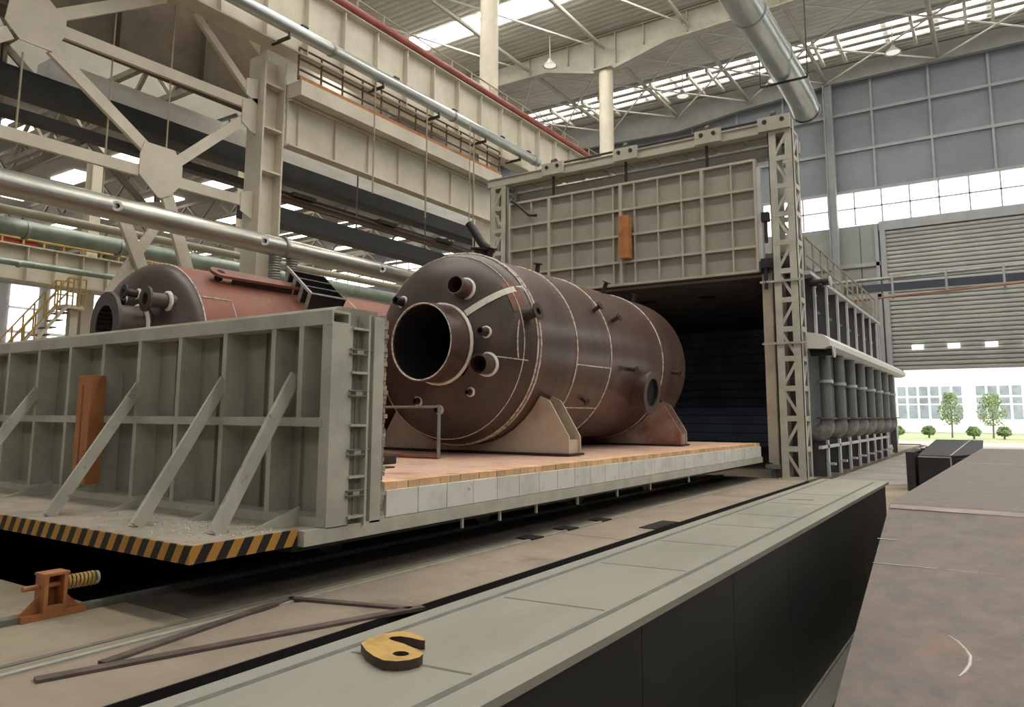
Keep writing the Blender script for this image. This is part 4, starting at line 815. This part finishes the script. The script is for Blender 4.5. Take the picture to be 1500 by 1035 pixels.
for k in range(6): B('stacked_plate', 'dark_steel', t, -1.85+k*.08, -1.6+k*.12, 20.2+k*.35, 20.45+k*.35, .6, .86+k*.035)
# triangular flat-bar frame on the floor
t = thing('flat_bar_frame', 'brown flat-bar triangle frame lying on the concrete floor', 'steel frame', (-4.9, 3.8, 0))
def fb(a, b, w): MB().bar((*a, .016), (*b, .016), w, .026).build('flat_bar', 'bar_rust', t)
fb((-5.1, 2.4), (-4.28, 5.1), .095); fb((-5.08, 2.8), (-5.45, 4.68), .08); fb((-5.45, 4.66), (-4.32, 5.0), .08)
# orange rail stop with spring
t = thing('rail_buffer', 'orange rail stop with coil spring on the floor before the bogie', 'rail stop', (-6.65, 3.2, 0))
B('base_plate', 'orange_paint', t, -6.73, -6.57, 2.95, 3.45, 0, .05)
MB().box(-6.73, -6.71, 3.12, 3.28, .05, .34).build('side_plate', 'orange_paint', t); B('side_rib', 'orange_paint', t, -6.6, -6.57, 3.14, 3.26, .05, .1)
B('front_plate', 'orange_paint', t, -6.73, -6.57, 3.26, 3.29, .05, .34); B('back_plate', 'orange_paint', t, -6.73, -6.57, 3.11, 3.14, .05, .34); B('cap_plate', 'orange_paint', t, -6.735, -6.565, 3.1, 3.3, .335, .355)
for y0, y1 in ((3.12, 2.97), (3.28, 3.43)): MB().prism([(-6.66, y0, .05), (-6.66, y1, .05), (-6.66, y0, .2)], (.02, 0, 0)).build('gusset', 'orange_paint', t)
MB().tube((-6.65, 2.98, .25), (-6.65, 3.5, .25), .022, 10).build('plunger', 'orange_paint', t)
MB().path([(-6.65+.052*math.cos(k*.7), 3.29+k*.0036, .25+.052*math.sin(k*.7)) for k in range(72)], .011, 6).build('coil_spring', 'rail_yellow', t, smooth=60)
MB().lathe([(0, 0), (.055, 0), (.055, .02), (0, .02)], (-6.65, 3.55, .25), (0, 1, 0), 14).build('buffer_disc', 'flange_edge', t)

# ================================================================== OUTSIDE
og = structure(B('floor_outside', 'grass', None, -60, 60, 52, 140, -.3, -.02))
structure(B('floor_apron', 'concrete_grey', None, -20, 20, 50.3, 58, -.2, 0))
t = thing('factory_building', 'white building with rows of windows across the grass', 'building', (0, 95, 0))
B('wall', 'house', t, -30, 30, 92, 96, 0, 14)
for k in range(26):
    x = -14+k*1.05
    if k % 7 == 3: continue
    for z0, z1 in ((1.5, 2.9), (3.1, 3.7), (3.95, 4.9)):
        f_ = B('window', 'house_glass', t, x, x+.8, 91.92, 92.0, z0, z1)
def tree(x, y, h, w, label, name='tree'):
    t = thing(name, label, name.replace('_', ' '), (x, y, 0)); MB().path([(x, y, 0), (x+.05, y, h*.45), (x, y, h*.8)], [.07, .05, .02], 8).build('trunk', 'trunk', t)
    g = MB()
    for i in range(900):
        a = random.uniform(0, 6.28); zz = random.random()**.8; rr = w*math.sqrt(random.random())*(1-abs(zz*1.7-.7)*.55)
        c = Vector((x+math.cos(a)*rr, y+math.sin(a)*rr, h*(.28+.72*zz))); d = Vector((random.gauss(0, 1), random.gauss(0, 1), random.gauss(0, 1))).normalized(); e = d.orthogonal().normalized(); q = random.uniform(.06, .14)
        g.add([c-d*q, c+e*q*.5, c+d*q, c-e*q*.5], [(0, 1, 2, 3)])
    stuff(g.build('foliage', 'leaf', t)); return t
tree(-3.7, 70, 3.6, .95, 'slender young tree outside the open shutter, next to a bare trunk stretch')
tree(-.9, 70, 3.5, 1.15, 'bushy round young tree outside, right of the slender one')
tree(3.9, 71, 3.2, 1.1, 'young leafy tree at the far edge of the doorway view')
for x, y in ((-7.2, 66), (-5.2, 68), (-2.1, 66), (-.2, 67.5), (1.6, 66), (2.9, 68)): tree(x, y, .9, .55, 'low shrub in the pale grass outside the doorway', 'shrub')['group'] = 'low shrubs'
